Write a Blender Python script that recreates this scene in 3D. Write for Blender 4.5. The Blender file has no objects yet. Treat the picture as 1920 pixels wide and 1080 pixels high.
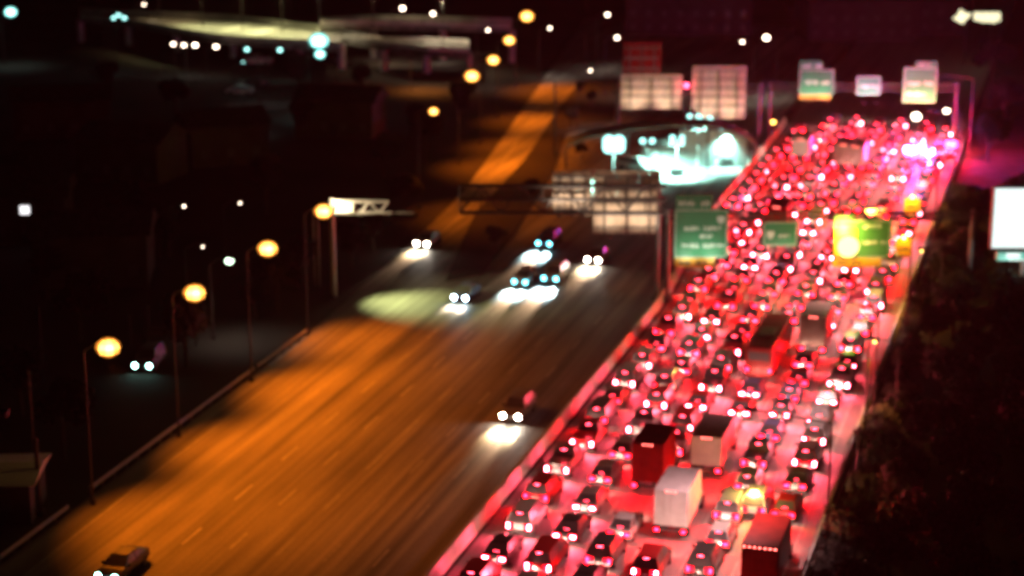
import bpy, bmesh, math, random
from mathutils import Vector, Matrix

R = math.radians
sc = bpy.context.scene
COL = sc.collection

# ------------------------------------------------------------------ camera
FPX, PITCH, CAMH = 3620.0, R(15.0), 53.0
cam_d = bpy.data.cameras.new("camera")
cam = bpy.data.objects.new("camera", cam_d)
COL.objects.link(cam)
cam.location = (0, 0, CAMH)
cam.rotation_euler = (R(90) - PITCH, 0, 0)
cam_d.sensor_width = 36.0
cam_d.lens = FPX / 1920.0 * 36.0
cam_d.clip_start = 1.0
cam_d.clip_end = 3000.0
cam_d.dof.use_dof = True
cam_d.dof.focus_distance = 72.0
cam_d.dof.aperture_fstop = cam_d.lens / 1000.0 / 0.29
sc.camera = cam

# ------------------------------------------------------------------ night sky
w = bpy.data.worlds.new("World")
sc.world = w
w.use_nodes = True
nt = w.node_tree
nt.nodes.clear()
out = nt.nodes.new("ShaderNodeOutputWorld")
bg = nt.nodes.new("ShaderNodeBackground")
bg.inputs[0].default_value = (0.85, 0.42, 0.34, 1)     # city glow under a dark sky
bg.inputs[1].default_value = 0.004
nt.links.new(bg.outputs[0], out.inputs[0])

sc.view_settings.view_transform = 'Standard'
sc.view_settings.look = 'None'
sc.view_settings.gamma = 1
sc.view_settings.exposure = 0
sc.render.engine = 'CYCLES'
cy = sc.cycles
cy.use_denoising = True
cy.use_light_tree = True
cy.sample_clamp_direct = 90
cy.sample_clamp_indirect = 3
cy.max_bounces = 4
cy.diffuse_bounces = 2
cy.glossy_bounces = 2
cy.transmission_bounces = 2
cy.caustics_reflective = False
cy.caustics_refractive = False
cy.pixel_filter_type = 'BLACKMAN_HARRIS'
cy.filter_width = 2.2

# ------------------------------------------------------------------ helpers
def ray(x, y):
    a = (x - 960) / FPX
    b = (540 - y) / FPX
    return a, math.cos(PITCH) + b * math.sin(PITCH), -math.sin(PITCH) + b * math.cos(PITCH)

def P(x, y, z=0.0):
    a, dy, dz = ray(x, y)
    t = (z - CAMH) / dz
    return Vector((a * t, dy * t, z))

def PY(x, y, Y):
    a, dy, dz = ray(x, y)
    t = Y / dy
    return Vector((a * t, Y, CAMH + dz * t))

TH = R(16.4)
U = Vector((math.sin(TH), math.cos(TH), 0))
V = Vector((math.cos(TH), -math.sin(TH), 0))
O0 = Vector((-4.4, 122.0, 0))
def ST(s, t, z=0.0):
    p = O0 + U * s + V * t
    return Vector((p.x, p.y, z))
def toST(p):
    d = Vector((p[0], p[1], 0)) - O0
    return d.dot(U), d.dot(V)

class MB:
    def __init__(self):
        self.v, self.f, self.m = [], [], []
    def face(self, pts, mi=0):
        b = len(self.v)
        self.v += [tuple(p) for p in pts]
        self.f.append(tuple(range(b, b + len(pts))))
        self.m.append(mi)
    def hexa(self, p, mi=0):                 # p: 4 bottom (ccw from above), 4 top
        b = len(self.v)
        self.v += [tuple(q) for q in p]
        for q in ((3, 2, 1, 0), (4, 5, 6, 7), (0, 1, 5, 4), (1, 2, 6, 5), (2, 3, 7, 6), (3, 0, 4, 7)):
            self.f.append(tuple(b + i for i in q)); self.m.append(mi)
    def box(self, x0, x1, y0, y1, z0, z1, mi=0):
        self.hexa([(x0, y0, z0), (x1, y0, z0), (x1, y1, z0), (x0, y1, z0), (x0, y0, z1), (x1, y0, z1), (x1, y1, z1), (x0, y1, z1)], mi)
    def tube(self, a, b, r0, r1=None, n=8, mi=0):
        r1 = r0 if r1 is None else r1
        a, b = Vector(a), Vector(b)
        d = (b - a).normalized()
        e = d.orthogonal().normalized(); g = d.cross(e)
        k = len(self.v)
        for c, r in ((a, r0), (b, r1)):
            for i in range(n):
                an = 2 * math.pi * i / n
                self.v.append(tuple(c + (e * math.cos(an) + g * math.sin(an)) * r))
        for i in range(n):
            j = (i + 1) % n
            self.f.append((k + i, k + j, k + n + j, k + n + i)); self.m.append(mi)
        self.f.append(tuple(k + i for i in range(n - 1, -1, -1))); self.m.append(mi)
        self.f.append(tuple(k + n + i for i in range(n))); self.m.append(mi)
    def loft(self, secs, mi=0):              # list of rings with the same count
        n = len(secs[0]); b = len(self.v)
        for s in secs: self.v += [tuple(q) for q in s]
        for i in range(len(secs) - 1):
            for j in range(n):
                k = (j + 1) % n
                self.f.append((b + i * n + j, b + i * n + k, b + (i + 1) * n + k, b + (i + 1) * n + j)); self.m.append(mi)
        self.f.append(tuple(b + j for j in range(n - 1, -1, -1))); self.m.append(mi)
        e = b + (len(secs) - 1) * n
        self.f.append(tuple(e + j for j in range(n))); self.m.append(mi)
    def mesh(self, name, mats, bevel=0):
        me = bpy.data.meshes.new(name)
        me.from_pydata(self.v, [], self.f)
        for m in (mats if isinstance(mats, (list, tuple)) else [mats]): me.materials.append(m)
        for p, mi in zip(me.polygons, self.m): p.material_index = mi
        me.update()
        bm = bmesh.new(); bm.from_mesh(me)
        bmesh.ops.recalc_face_normals(bm, faces=bm.faces) if bevel >= 0 else None
        if bevel > 0:
            bmesh.ops.bevel(bm, geom=[e for e in bm.edges if len(e.link_faces) == 2 and e.calc_face_angle(0) > .5], offset=bevel, segments=1, affect='EDGES', clamp_overlap=True)
        bm.to_mesh(me); bm.free()
        return me
    def build(self, name, mats, parent=None, bevel=0, **kw):
        return link(name, self.mesh(name, mats, bevel), parent, **kw)

def link(name, me, parent=None, loc=None, rz=None, **kw):
    o = bpy.data.objects.new(name, me)
    COL.objects.link(o)
    if parent: o.parent = parent
    if loc is not None: o.location = loc
    if rz is not None: o.rotation_euler = (0, 0, rz)
    for k, v in kw.items(): o[k] = v
    return o

def thing(name, label, cat, loc=(0, 0, 0), rz=0, group=None):
    o = bpy.data.objects.new(name, None); COL.objects.link(o)
    o.location = loc; o.rotation_euler = (0, 0, rz)
    o['label'] = label; o['category'] = cat
    if group: o['group'] = group
    o.empty_display_size = .1
    return o

def tag(o, label, cat, group=None):
    o['label'] = label; o['category'] = cat
    if group: o['group'] = group
    return o

def lamp_light(kind, parent, loc, color, power, radius=.15, aim=None, angle=120, blend=.6):
    ld = bpy.data.lights.new("lamp_light", kind)
    ld.color = color; ld.energy = power
    ld.shadow_soft_size = radius
    if kind == 'SPOT':
        ld.spot_size = R(angle); ld.spot_blend = blend
    o = bpy.data.objects.new("lamp_light", ld); COL.objects.link(o)
    o.parent = parent; o.location = loc
    if aim is not None:
        o.rotation_mode = 'QUATERNION'
        o.rotation_quaternion = Vector(aim).to_track_quat('-Z', 'Y')
    return o

# ------------------------------------------------------------------ materials
def bsdf(name, col, rough=.6, metal=0, coat=0, noise=None, spec=.5):
    m = bpy.data.materials.new(name); m.use_nodes = True
    n = m.node_tree; b = n.nodes["Principled BSDF"]
    b.inputs["Base Color"].default_value = (*col, 1)
    b.inputs["Roughness"].default_value = rough
    b.inputs["Metallic"].default_value = metal
    b.inputs["Coat Weight"].default_value = coat
    b.inputs["Coat Roughness"].default_value = .06
    b.inputs["Specular IOR Level"].default_value = spec
    if noise:
        scale, amt = noise
        tc = n.nodes.new("ShaderNodeTexCoord"); tx = n.nodes.new("ShaderNodeTexNoise")
        tx.inputs["Scale"].default_value = scale; tx.inputs["Detail"].default_value = 5
        n.links.new(tc.outputs["Object"], tx.inputs["Vector"])
        mr = n.nodes.new("ShaderNodeMapRange")
        mr.inputs[1].default_value = .3; mr.inputs[2].default_value = .7
        mr.inputs[3].default_value = 1 - amt; mr.inputs[4].default_value = 1 + amt
        n.links.new(tx.outputs[0], mr.inputs[0])
        mx = n.nodes.new("ShaderNodeVectorMath"); mx.operation = 'SCALE'
        mx.inputs[0].default_value = col
        n.links.new(mr.outputs[0], mx.inputs["Scale"])
        n.links.new(mx.outputs[0], b.inputs["Base Color"])
    return m

def emit(name, col, strength):
    m = bpy.data.materials.new(name); m.use_nodes = True
    n = m.node_tree; n.nodes.clear()
    e = n.nodes.new("ShaderNodeEmission"); o = n.nodes.new("ShaderNodeOutputMaterial")
    e.inputs[0].default_value = (*col, 1); e.inputs[1].default_value = strength
    n.links.new(e.outputs[0], o.inputs[0])
    return m

def road_mat(name, base, streak=.35, patch=.25):
    """worn concrete: long tyre-darkened streaks along the traffic direction, mottling and fine grain"""
    m = bpy.data.materials.new(name); m.use_nodes = True
    n = m.node_tree; b = n.nodes["Principled BSDF"]
    g = n.nodes.new("ShaderNodeNewGeometry")
    rot = n.nodes.new("ShaderNodeVectorRotate"); rot.rotation_type = 'Z_AXIS'
    rot.inputs["Angle"].default_value = TH
    n.links.new(g.outputs["Position"], rot.inputs["Vector"])
    def noi(sx, sy, scale, detail=3):
        mp = n.nodes.new("ShaderNodeMapping"); mp.inputs["Scale"].default_value = (sx, sy, 1)
        n.links.new(rot.outputs[0], mp.inputs["Vector"])
        t = n.nodes.new("ShaderNodeTexNoise"); t.inputs["Scale"].default_value = scale; t.inputs["Detail"].default_value = detail
        n.links.new(mp.outputs[0], t.inputs["Vector"])
        return t.outputs[0]
    def mr(src, lo, hi, a=.32, c=.68):
        q = n.nodes.new("ShaderNodeMapRange")
        for i, v in enumerate((a, c, lo, hi)): q.inputs[i + 1].default_value = v
        n.links.new(src, q.inputs[0]); return q.outputs[0]
    def mul(a, c):
        q = n.nodes.new("ShaderNodeMath"); q.operation = 'MULTIPLY'
        n.links.new(a, q.inputs[0]); n.links.new(c, q.inputs[1]); return q.outputs[0]
    v = mul(mr(noi(1, .018, .9, 4), 1 - streak, 1 + streak), mr(noi(1, .3, .09, 4), 1 - patch, 1 + patch))
    v = mul(v, mr(noi(1, 1, 3.5, 6), .88, 1.12))
    sc_ = n.nodes.new("ShaderNodeVectorMath"); sc_.operation = 'SCALE'; sc_.inputs[0].default_value = base
    n.links.new(v, sc_.inputs["Scale"]); n.links.new(sc_.outputs[0], b.inputs["Base Color"])
    b.inputs["Roughness"].default_value = .62
    bp = n.nodes.new("ShaderNodeBump"); bp.inputs["Strength"].default_value = .15; bp.inputs["Distance"].default_value = .02
    n.links.new(noi(1, 1, 8, 4), bp.inputs["Height"]); n.links.new(bp.outputs[0], b.inputs["Normal"])
    return m

M = dict(
    ground=bsdf("dry_ground", (.035, .028, .022), .95, noise=(.05, .5)),
    grass=bsdf("verge_grass", (.07, .075, .03), .95, noise=(.3, .5)),
    jam=road_mat("worn_concrete", (.27, .25, .24), .22, .2),
    opp=road_mat("streaked_concrete", (.25, .23, .21), .5, .55),
    far=road_mat("far_asphalt", (.12, .115, .10), .3, .3),
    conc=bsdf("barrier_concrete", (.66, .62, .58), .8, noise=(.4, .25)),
    paint=bsdf("road_paint", (.46, .44, .41), .6, noise=(2, .3)),
    steel=bsdf("galvanised_steel", (.16, .15, .15), .55, .2),
    pole=bsdf("painted_pole", (.06, .055, .05), .5, .1),
    rail=bsdf("rail_steel", (.5, .45, .47), .5, .2),
    dark=bsdf("dark_steel", (.05, .045, .045), .6),
    greeny=bsdf("sign_green_bloom", (.045, .20, .06), .5, noise=(.5, .2)),  # green shifted towards olive in place of the yellow bloom
    green=bsdf("sign_green", (.012, .20, .085), .5, noise=(.5, .2)),
    legend=bsdf("sign_legend", (.55, .68, .6), .5),
    yellow=bsdf("sign_yellow", (.80, .46, .03), .5),
    back=bsdf("sign_aluminium", (.58, .47, .36), .55, noise=(1, .2)),
    rubber=bsdf("tyre_rubber", (.02, .02, .02), .8),
    glass=bsdf("car_glass", (.10, .085, .085), .30, 0, 0, spec=.8),
    trim=bsdf("black_trim", (.03, .03, .03), .5),
    plate=bsdf("plate_white", (.75, .75, .73), .5),
    bark=bsdf("bark", (.07, .05, .035), .9),
    leaf=bsdf("leaf_dark", (.010, .014, .007), .7, noise=(.8, .5)),
    leaf2=bsdf("leaf_dry", (.12, .10, .085), .7, noise=(.8, .5)),
    wall=bsdf("stucco", (.09, .075, .065), .85, noise=(.4, .2)),
    roofm=bsdf("roof_shingle", (.06, .05, .045), .85, noise=(1.5, .4)),
    lens=bsdf("red_lens", (.35, .01, .015), .25),
    lensw=bsdf("clear_lens", (.5, .5, .5), .2),
    truckw=bsdf("truck_panel_white", (.74, .72, .70), .5, noise=(1.2, .12)),
    truckd=bsdf("truck_panel_maroon", (.20, .003, .004), .85, spec=.1, noise=(1.2, .2)),
    truckr=bsdf("truck_panel_red", (.42, .02, .015), .45, noise=(1.2, .2)),
    truckp=bsdf("truck_panel_pale", (.55, .34, .36), .5, noise=(1.2, .12)),
    truckt=bsdf("truck_panel_tan", (.30, .22, .18), .6, noise=(1.2, .2)),
)
PAINTS = {
    'white': bsdf("paint_white", (.72, .71, .69), .42, 0, 1), 'silver': bsdf("paint_silver", (.5, .5, .5), .45, .3, 1),
    'grey': bsdf("paint_grey", (.38, .37, .37), .45, .3, 1), 'black': bsdf("paint_black", (.04, .035, .035), .4, 0, 1),
    'red': bsdf("paint_red", (.55, .012, .015), .45, 0, 1), 'blue': bsdf("paint_blue", (.16, .15, .30), .4, .2, 1),
    'beige': bsdf("paint_beige", (.42, .35, .26), .35, .2, 1),
}
E_TAIL = emit("brake_lamp_glow", (1, .0012, .005), 1500)
E_TAILB = emit("brake_lamp_hot", (1, .07, .115), 2500)
E_TAILD = emit('tail_lamp_dim', (1, .003, .008), 350)
E_THIRD = emit("third_brake_glow", (1, .03, .06), 60)
E_RIM = emit("tail_bloom_glow", (1, .008, .022), 5)  # red bloom round the tail lamps, painted as a glowing patch
E_HEADJ = emit("headlamp_glow", (1, .55, .44), 190)
E_HEADW = emit("headlamp_warm", (1, .90, .74), 140)
E_HEADC = emit("headlamp_cold", (.16, .80, 1), 12)
E_HEADT = emit('headlamp_greenish', (.3, 1, .8), 30)
E_HEADB = emit("headlamp_blue", (.5, .75, 1), 70)
E_SOD = emit("sodium_luminaire", (1, .52, .085), 13)
E_WARM = emit("white_luminaire", (1, .78, .58), 12)
E_CYAN = emit("metal_halide_luminaire", (.42, 1, .92), 3)
E_MARK = emit("marker_lamp", (1, .12, .10), 14)
E_AMBER = emit("amber_beacon", (1, .62, .06), 90)
def glow_globe(name, core, edge, k, p=2.4):  # lamp halo painted into the globe: hot centre, dim coloured edge
    m = emit(name, core, k); n = m.node_tree
    e = [q for q in n.nodes if q.type == 'EMISSION'][0]
    lw = n.nodes.new("ShaderNodeLayerWeight"); lw.inputs[0].default_value = .5
    iv = n.nodes.new("ShaderNodeMath"); iv.operation = 'SUBTRACT'; iv.inputs[0].default_value = 1; n.links.new(lw.outputs["Facing"], iv.inputs[1])
    pw = n.nodes.new("ShaderNodeMath"); pw.operation = 'POWER'; pw.inputs[1].default_value = p; n.links.new(iv.outputs[0], pw.inputs[0])
    mx = n.nodes.new("ShaderNodeMix"); mx.data_type = 'RGBA'; mx.inputs[6].default_value = (*edge, 1); mx.inputs[7].default_value = (*core, 1)
    n.links.new(pw.outputs[0], mx.inputs[0]); n.links.new(mx.outputs[2], e.inputs[0])
    ml = n.nodes.new("ShaderNodeMath"); ml.operation = 'MULTIPLY_ADD'; ml.inputs[1].default_value = k; ml.inputs[2].default_value = .05
    n.links.new(pw.outputs[0], ml.inputs[0]); n.links.new(ml.outputs[0], e.inputs[1])
    return m
E_SODG = glow_globe("sodium_halo_globe", (1, .62, .14), (1, .26, .02), 9, 2.6)
E_CYANL = glow_globe("cold_halo_globe", (.55, 1, .95), (.1, .75, .65), 6, 2.0)
SODC = (1, .20, .005)

# ------------------------------------------------------------------ ground, roads, setting
def sheet(name, pts, mat, z, thick=0, **kw):
    m = MB()
    m.face([(p[0], p[1], z) for p in pts])
    if thick:
        n = len(pts)
        for i in range(n):
            a, b = pts[i], pts[(i + 1) % n]
            m.face([(a[0], a[1], z), (b[0], b[1], z), (b[0], b[1], z - thick), (a[0], a[1], z - thick)])
    return m.build(name, mat, **kw)

g = MB()
g.face([(-1500, -200, 0), (1500, -200, 0), (1500, 2800, 0), (-1500, 2800, 0)])
g.build("ground", M['ground'], kind='structure')

def strip(name, left, right, mat, z, **kw):
    m = MB()
    for i in range(len(left) - 1):
        m.face([(left[i][0], left[i][1], z), (right[i][0], right[i][1], z), (right[i + 1][0], right[i + 1][1], z), (left[i + 1][0], left[i + 1][1], z)])
    return m.build(name, mat, **kw)

def lint(tab, s):
    if s <= tab[0][0]: return tab[0][1]
    for (a, x), (b, y) in zip(tab, tab[1:]):
        if s <= b: return x + (y - x) * (s - a) / (b - a)
    return tab[-1][1]
JL = [(-60, 0), (75, 0), (105, -2.6), (160, -3.2), (200, -4.4), (600, -4.4)]
JR = [(-60, 22.4), (600, 22.6)]
SS = list(range(-60, 520, 10))
strip("northbound_road", [ST(s, lint(JL, s)) for s in SS], [ST(s, lint(JR, s) + .6) for s in SS], M['jam'], .012, kind='structure')

# opposing carriageway: left edge follows the barrier
bl_px = [(0, 1060), (170, 930), (475, 705), (575, 630), (700, 520), (860, 372), (920, 290), (990, 190)]
blw = [P(*q) for q in bl_px]
d0 = (blw[0] - blw[1]).normalized()
blw = [blw[0] + d0 * 50] + blw
d1 = (blw[-1] - blw[-2]).normalized()
blw.append(blw[-1] + d1 * 110)
def resample(pts, n):
    L = [0]
    for a, b in zip(pts, pts[1:]): L.append(L[-1] + (b - a).length)
    o = []
    for i in range(n):
        d = L[-1] * i / (n - 1)
        for k in range(len(pts) - 1):
            if d <= L[k + 1] + 1e-6:
                f = (d - L[k]) / (L[k + 1] - L[k]); o.append(pts[k].lerp(pts[k + 1], f)); break
    return o
blr = resample(blw, 60)
for _ in range(3):
    blr = [blr[0]] + [(blr[i - 1] + blr[i] * 2 + blr[i + 1]) / 4 for i in range(1, 59)] + [blr[-1]]
strip("southbound_road", blr, [ST(toST(p)[0], lint(JL, toST(p)[0]) - 1.6) for p in blr], M['opp'], .008, kind='structure')

# verge under the median barrier is part of the ground; planted gore between ramp and main line
gore_px = [(835, 528), (868, 450), (892, 400), (985, 300), (1048, 205), (1090, 150), (1160, 150), (1150, 232), (1062, 252), (1040, 318), (965, 440), (905, 515)]
sheet("planted_gore", [P(*q) for q in gore_px], M['ground'], .14, .14, kind='structure')

def wallstrip(name, pts, h, w0, w1, mat, z0=0.0, **kw):
    m = MB()
    rings = []
    for i, p in enumerate(pts):
        a = pts[max(i - 1, 0)]; b = pts[min(i + 1, len(pts) - 1)]
        d = (b - a); d.z = 0; d.normalize(); n = Vector((d.y, -d.x, 0))
        q = Vector((p.x, p.y, z0))
        rings.append([q - n * w0, q + n * w0, q + n * (w0 * .62) + Vector((0, 0, h * .35)), q + n * w1 + Vector((0, 0, h)), q - n * w1 + Vector((0, 0, h)), q - n * (w0 * .62) + Vector((0, 0, h * .35))])
    m.loft(rings)
    return m.build(name, mat, **kw)
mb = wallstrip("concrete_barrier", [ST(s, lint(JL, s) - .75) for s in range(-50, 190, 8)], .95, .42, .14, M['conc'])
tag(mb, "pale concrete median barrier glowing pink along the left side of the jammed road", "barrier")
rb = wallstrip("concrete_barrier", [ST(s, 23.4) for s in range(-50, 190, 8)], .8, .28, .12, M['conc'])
tag(rb, "narrow concrete kerb wall between the right shoulder of the jam and the shrubs", "barrier")

sheet("painted_gore", [P(*q) for q in [(1262, 556), (1300, 503), (1352, 500), (1332, 545), (1285, 566)]], M['conc'], .02, kind='structure')
for a_, b_, c_ in ((112, 240, 60),):
    m = MB()
    m.face([tuple(ST(a_, 23.8, .03)), tuple(ST(a_, c_, 1.6)), tuple(ST(b_, c_, 1.6)), tuple(ST(b_, 23.8, .03))][::-1])
    m.build("verge", bsdf("verge_dry_grass", (.045, .035, .03), .9, noise=(.5, .6)), kind='structure')  # slope added to catch the red beacon glow
# steel guard rail on the far left, in two visible lengths
def guard_rail(a_px, b_px, label):
    t = thing("guard_rail", label, "guard rail", P(*a_px), 0, "guard rails along the orange road")
    a, b = P(*a_px), P(*b_px)
    d = b - a; L = d.length; d.normalize(); n = Vector((d.y, -d.x, 0))
    m = MB()
    k = 16
    rings = []
    for i in range(2):
        q = d * (L * i)
        rings.append([q + n * .05 + Vector((0, 0, .50)), q + n * .13 + Vector((0, 0, .58)), q + n * .05 + Vector((0, 0, .66)), q + n * .13 + Vector((0, 0, .74)), q + n * .05 + Vector((0, 0, .84)), q - n * .01 + Vector((0, 0, .84)), q - n * .01 + Vector((0, 0, .50))])
    m.loft(rings)
    m.build("rail", M['rail'], t)
    pm = MB(); pm.box(-.06, .06, -.06, .06, 0, .8); me = pm.mesh("post", M['steel'])
    for i in range(int(L / 2) + 1):
        link("post", me, t, d * (i * 2.0))
guard_rail((170, 930), (475, 705), "long pale steel guard rail at the left edge of the orange lit road")
guard_rail((0, 1062), (128, 966), "dim guard rail cut off by the bottom left corner of the photo")
guard_rail((483, 699), (575, 632), "faint far length of guard rail ending near the pale patch of road")

# lane paint: one mesh per line
for i in range(1, 6):
    m = MB()
    t0 = .95 + 3.55 * i - .13
    s = -40
    while s < 210:
        a, b = ST(s, t0 - .08), ST(s, t0 + .08); c, d = ST(s + 3, t0 + .08), ST(s + 3, t0 - .08)
        m.face([(p.x, p.y, .018) for p in (a, b, c, d)]); s += 9
    m.build("lane_marking", M['paint'], kind='structure')
m = MB()
for s in range(-60, 210, 10):
    m.face([(p.x, p.y, .018) for p in (ST(s, 21.85), ST(s, 22.05), ST(s + 10, 22.05), ST(s + 10, 21.85))])
m.build("edge_line", M['paint'], kind='structure')
for off in (-5.4, -9.0, -12.6, -16.2, -19.8):
    m = MB(); s = -45
    while s < 75:
        m.face([(p.x, p.y, .014) for p in (ST(s, off - .08), ST(s, off + .08), ST(s + 3.2, off + .08), ST(s + 3.2, off - .08))]); s += 9
    m.build("lane_marking", M['paint'], kind='structure')
m = MB()
for i in range(2, 40):
    a, b = blr[i], blr[i + 1]; d = (b - a).normalized(); n = Vector((d.y, -d.x, 0))
    m.face([(p.x, p.y, .014) for p in (a + n * 2.4, a + n * 2.55, b + n * 2.55, b + n * 2.4)])
m.build("edge_line", M['paint'], kind='structure')

# ------------------------------------------------------------------ vehicles
def ring(hw, z0, z1, y, r=.16, belt=None):
    b = belt if belt else (z0 + z1) / 2
    return [(-hw * .90, y, z0), (hw * .90, y, z0), (hw, y, z0 + r), (hw, y, b), (hw * .93, y, z1), (-hw * .93, y, z1), (-hw, y, b), (-hw, y, z0 + r)]

SPEC = dict(
    sedan=dict(L=4.7, W=1.82, belt=.95, H=1.44, hood=.93, trunk=1.02, c0=-1.95, c1=1.35, r0=-1.05, r1=.45, wheel=.33),
    hatchback=dict(L=4.2, W=1.78, belt=.98, H=1.52, hood=.95, trunk=1.0, c0=-2.02, c1=1.2, r0=-1.55, r1=.4, wheel=.33),
    suv=dict(L=4.8, W=1.95, belt=1.12, H=1.78, hood=1.08, trunk=1.12, c0=-2.32, c1=1.25, r0=-1.95, r1=.5, wheel=.38),
    minivan=dict(L=5.0, W=1.96, belt=1.08, H=1.78, hood=1.0, trunk=1.08, c0=-2.42, c1=1.75, r0=-2.15, r1=.85, wheel=.36),
    pickup=dict(L=5.6, W=1.98, belt=1.12, H=1.85, hood=1.12, trunk=1.12, c0=-.65, c1=1.45, r0=-.45, r1=.75, wheel=.40),
)
def wheel_mesh(r, w=.22):
    m = MB()
    m.tube((-w / 2, 0, 0), (w / 2, 0, 0), r, r, 12, 0)
    m.tube((-w / 2 - .012, 0, 0), (w / 2 + .012, 0, 0), r * .62, r * .62, 8, 1)
    return m.mesh("wheel", [M['rubber'], M['steel']])
def lamp_mesh(name, w_, d_, h_, mats, rear=True):
    """small lens box; the outward end face glows (slot 0), the rest is lens plastic (slot 1)"""
    m = MB(); x, y, z = w_ / 2, d_ / 2, h_ / 2
    m.box(-x, x, -y, y, -z, z, 1)
    m.m[2 if rear else 4] = 0
    return m.mesh(name, mats, bevel=-1)

def vehicle_meshes(kind):
    s = SPEC[kind]; L, W, H = s['L'], s['W'], s['H']; h = L / 2; hw = W / 2; b = s['belt']
    o = {}
    m = MB()
    tz = s['trunk']
    secs = [ring(hw * .88, .42, tz * .80, -h, .1), ring(hw * .96, .28, tz * .97, -h + .12), ring(hw, .24, tz, -h + .45), ring(hw, .22, b + .02, s['c0'] + .1),
            ring(hw, .22, b, 0), ring(hw, .22, b - .02, s['c1'] - .1), ring(hw * .98, .24, s['hood'], s['c1'] + .35), ring(hw * .95, .27, s['hood'] * .86, h - .25), ring(hw * .84, .36, s['hood'] * .72, h)]
    m.loft(secs)
    if kind == 'pickup':                        # bed opening: raised rails and a sunk dark floor
        m.box(-hw * .95, -hw * .80, -h + .1, s['c0'], b, b + .10); m.box(hw * .80, hw * .95, -h + .1, s['c0'], b, b + .10)
        m.box(-hw * .80, hw * .80, -h + .08, -h + .18, b, b + .10)
    o['body'] = m.mesh("body", PAINTS['grey'], bevel=.035)
    bw, rw = hw * .90, hw * .70
    c0, c1, r0, r1 = s['c0'], s['c1'], s['r0'], s['r1']
    zb = b - .03; zr = H - .05
    A = [(-bw, c0, zb), (bw, c0, zb), (bw, c1, zb), (-bw, c1, zb)]
    B = [(-rw, r0, zr), (rw, r0, zr), (rw, r1, zr), (-rw, r1, zr)]
    m = MB(); m.hexa(B + [(x * .93, (y - (r0 + r1) / 2) * .93 + (r0 + r1) / 2, H) for x, y, z in B])
    for i in range(4):
        m.tube(A[i], B[i], .055, .045, 5)
    mid = [(sgn * (bw + .005), (c0 + c1) / 2 - .1, zb) for sgn in (-1, 1)]
    for q in mid: m.tube(q, (math.copysign(rw + .005, q[0]), q[1] + .02, zr), .05, .045, 5)
    o['roof'] = m.mesh("roof", PAINTS['grey'], bevel=.02)
    def quad(name, a, b_, c, d, nrm):
        m = MB(); n = Vector(nrm) * .012
        q = [Vector(p) for p in (a, b_, c, d)]
        m.hexa([p - n for p in q] + [p + n for p in q])
        return m.mesh(name, M['glass'])
    o['rear_window'] = quad("rear_window", A[0], A[1], B[1], B[0], (0, -1, .3))
    o['windshield'] = quad("windshield", A[3], A[2], B[2], B[3], (0, 1, .5))
    o['side_window'] = [quad("side_window", A[0], A[3], B[3], B[0], (-1, 0, .3)), quad("side_window", A[1], A[2], B[2], B[1], (1, 0, .3))]
    m = MB(); m.box(-hw * .9, hw * .9, -h - .07, -h + .12, .34, .56); o['bumper'] = m.mesh("bumper", M['trim'], bevel=.04)
    m = MB(); m.box(-.17, .17, -h - .085, -h - .06, .60, .75); o['license_plate'] = m.mesh("license_plate", M['plate'])
    for sg in (1,):
        m = MB(); m.box(sg * hw - .02 if sg > 0 else -hw - .18, hw + .18 if sg > 0 else -hw + .02, c1 - .45, c1 - .3, b - .03, b + .12)
    o['mirror'] = m.mesh("mirror", M['trim'], bevel=.03); o['mirror_x'] = -(2 * hw + .16)
    wz = s['wheel']
    o['wheel'] = (wheel_mesh(wz), [(-hw + .1, -h + .95, wz), (hw - .1, -h + .95, wz), (-hw + .1, h - .9, wz), (hw - .1, h - .9, wz)])
    tall = kind in ('suv', 'minivan', 'pickup')
    tw, th = (.20, .34) if tall else (.34, .17)
    o['tail'] = (tw, th, hw * .86 - tw / 2 + (.03 if tall else 0), -h - .01, tz - .24 if not tall else tz - .28)
    o['third'] = (-h + .05 if kind in ('suv', 'minivan', 'hatchback') else (c0 + .05 if kind == 'pickup' else c0 + .28), H - .12 if kind != 'sedan' else b + .10)
    if kind in ('suv', 'minivan', 'hatchback'): o['third'] = (r0 - .04, H - .08)
    o['head'] = (.34, .18, hw * .80 - .17, h + .005, s['hood'] * .72 - .08)
    return o
VM = {k: vehicle_meshes(k) for k in SPEC}
TAILM, HEADM = {}, {}
def tail_mesh(tw, th, mat):
    k = (tw, th, mat.name)
    if k not in TAILM: TAILM[k] = lamp_mesh("taillight", tw, .07, th, [mat, M['lens']], True)
    return TAILM[k]
def head_mesh(tw, th, mat):
    k = (tw, th, mat.name)
    if k not in HEADM: HEADM[k] = lamp_mesh("headlight", tw, .09, th, [mat, M['lensw']], False)
    return HEADM[k]

RH = {}
def round_head(mat):
    if mat.name not in RH:
        m = MB(); m.tube((0, -.05, 0), (0, .04, 0), .24, .24, 12, 1); m.m[-1] = 0; RH[mat.name] = m.mesh("headlight", [mat, M['lensw']])
    return RH[mat.name]
def hw_of(kind): return SPEC[kind]['W'] / 2

def setmat(o, mat):
    o.material_slots[0].link = 'OBJECT'; o.material_slots[0].material = mat

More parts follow.
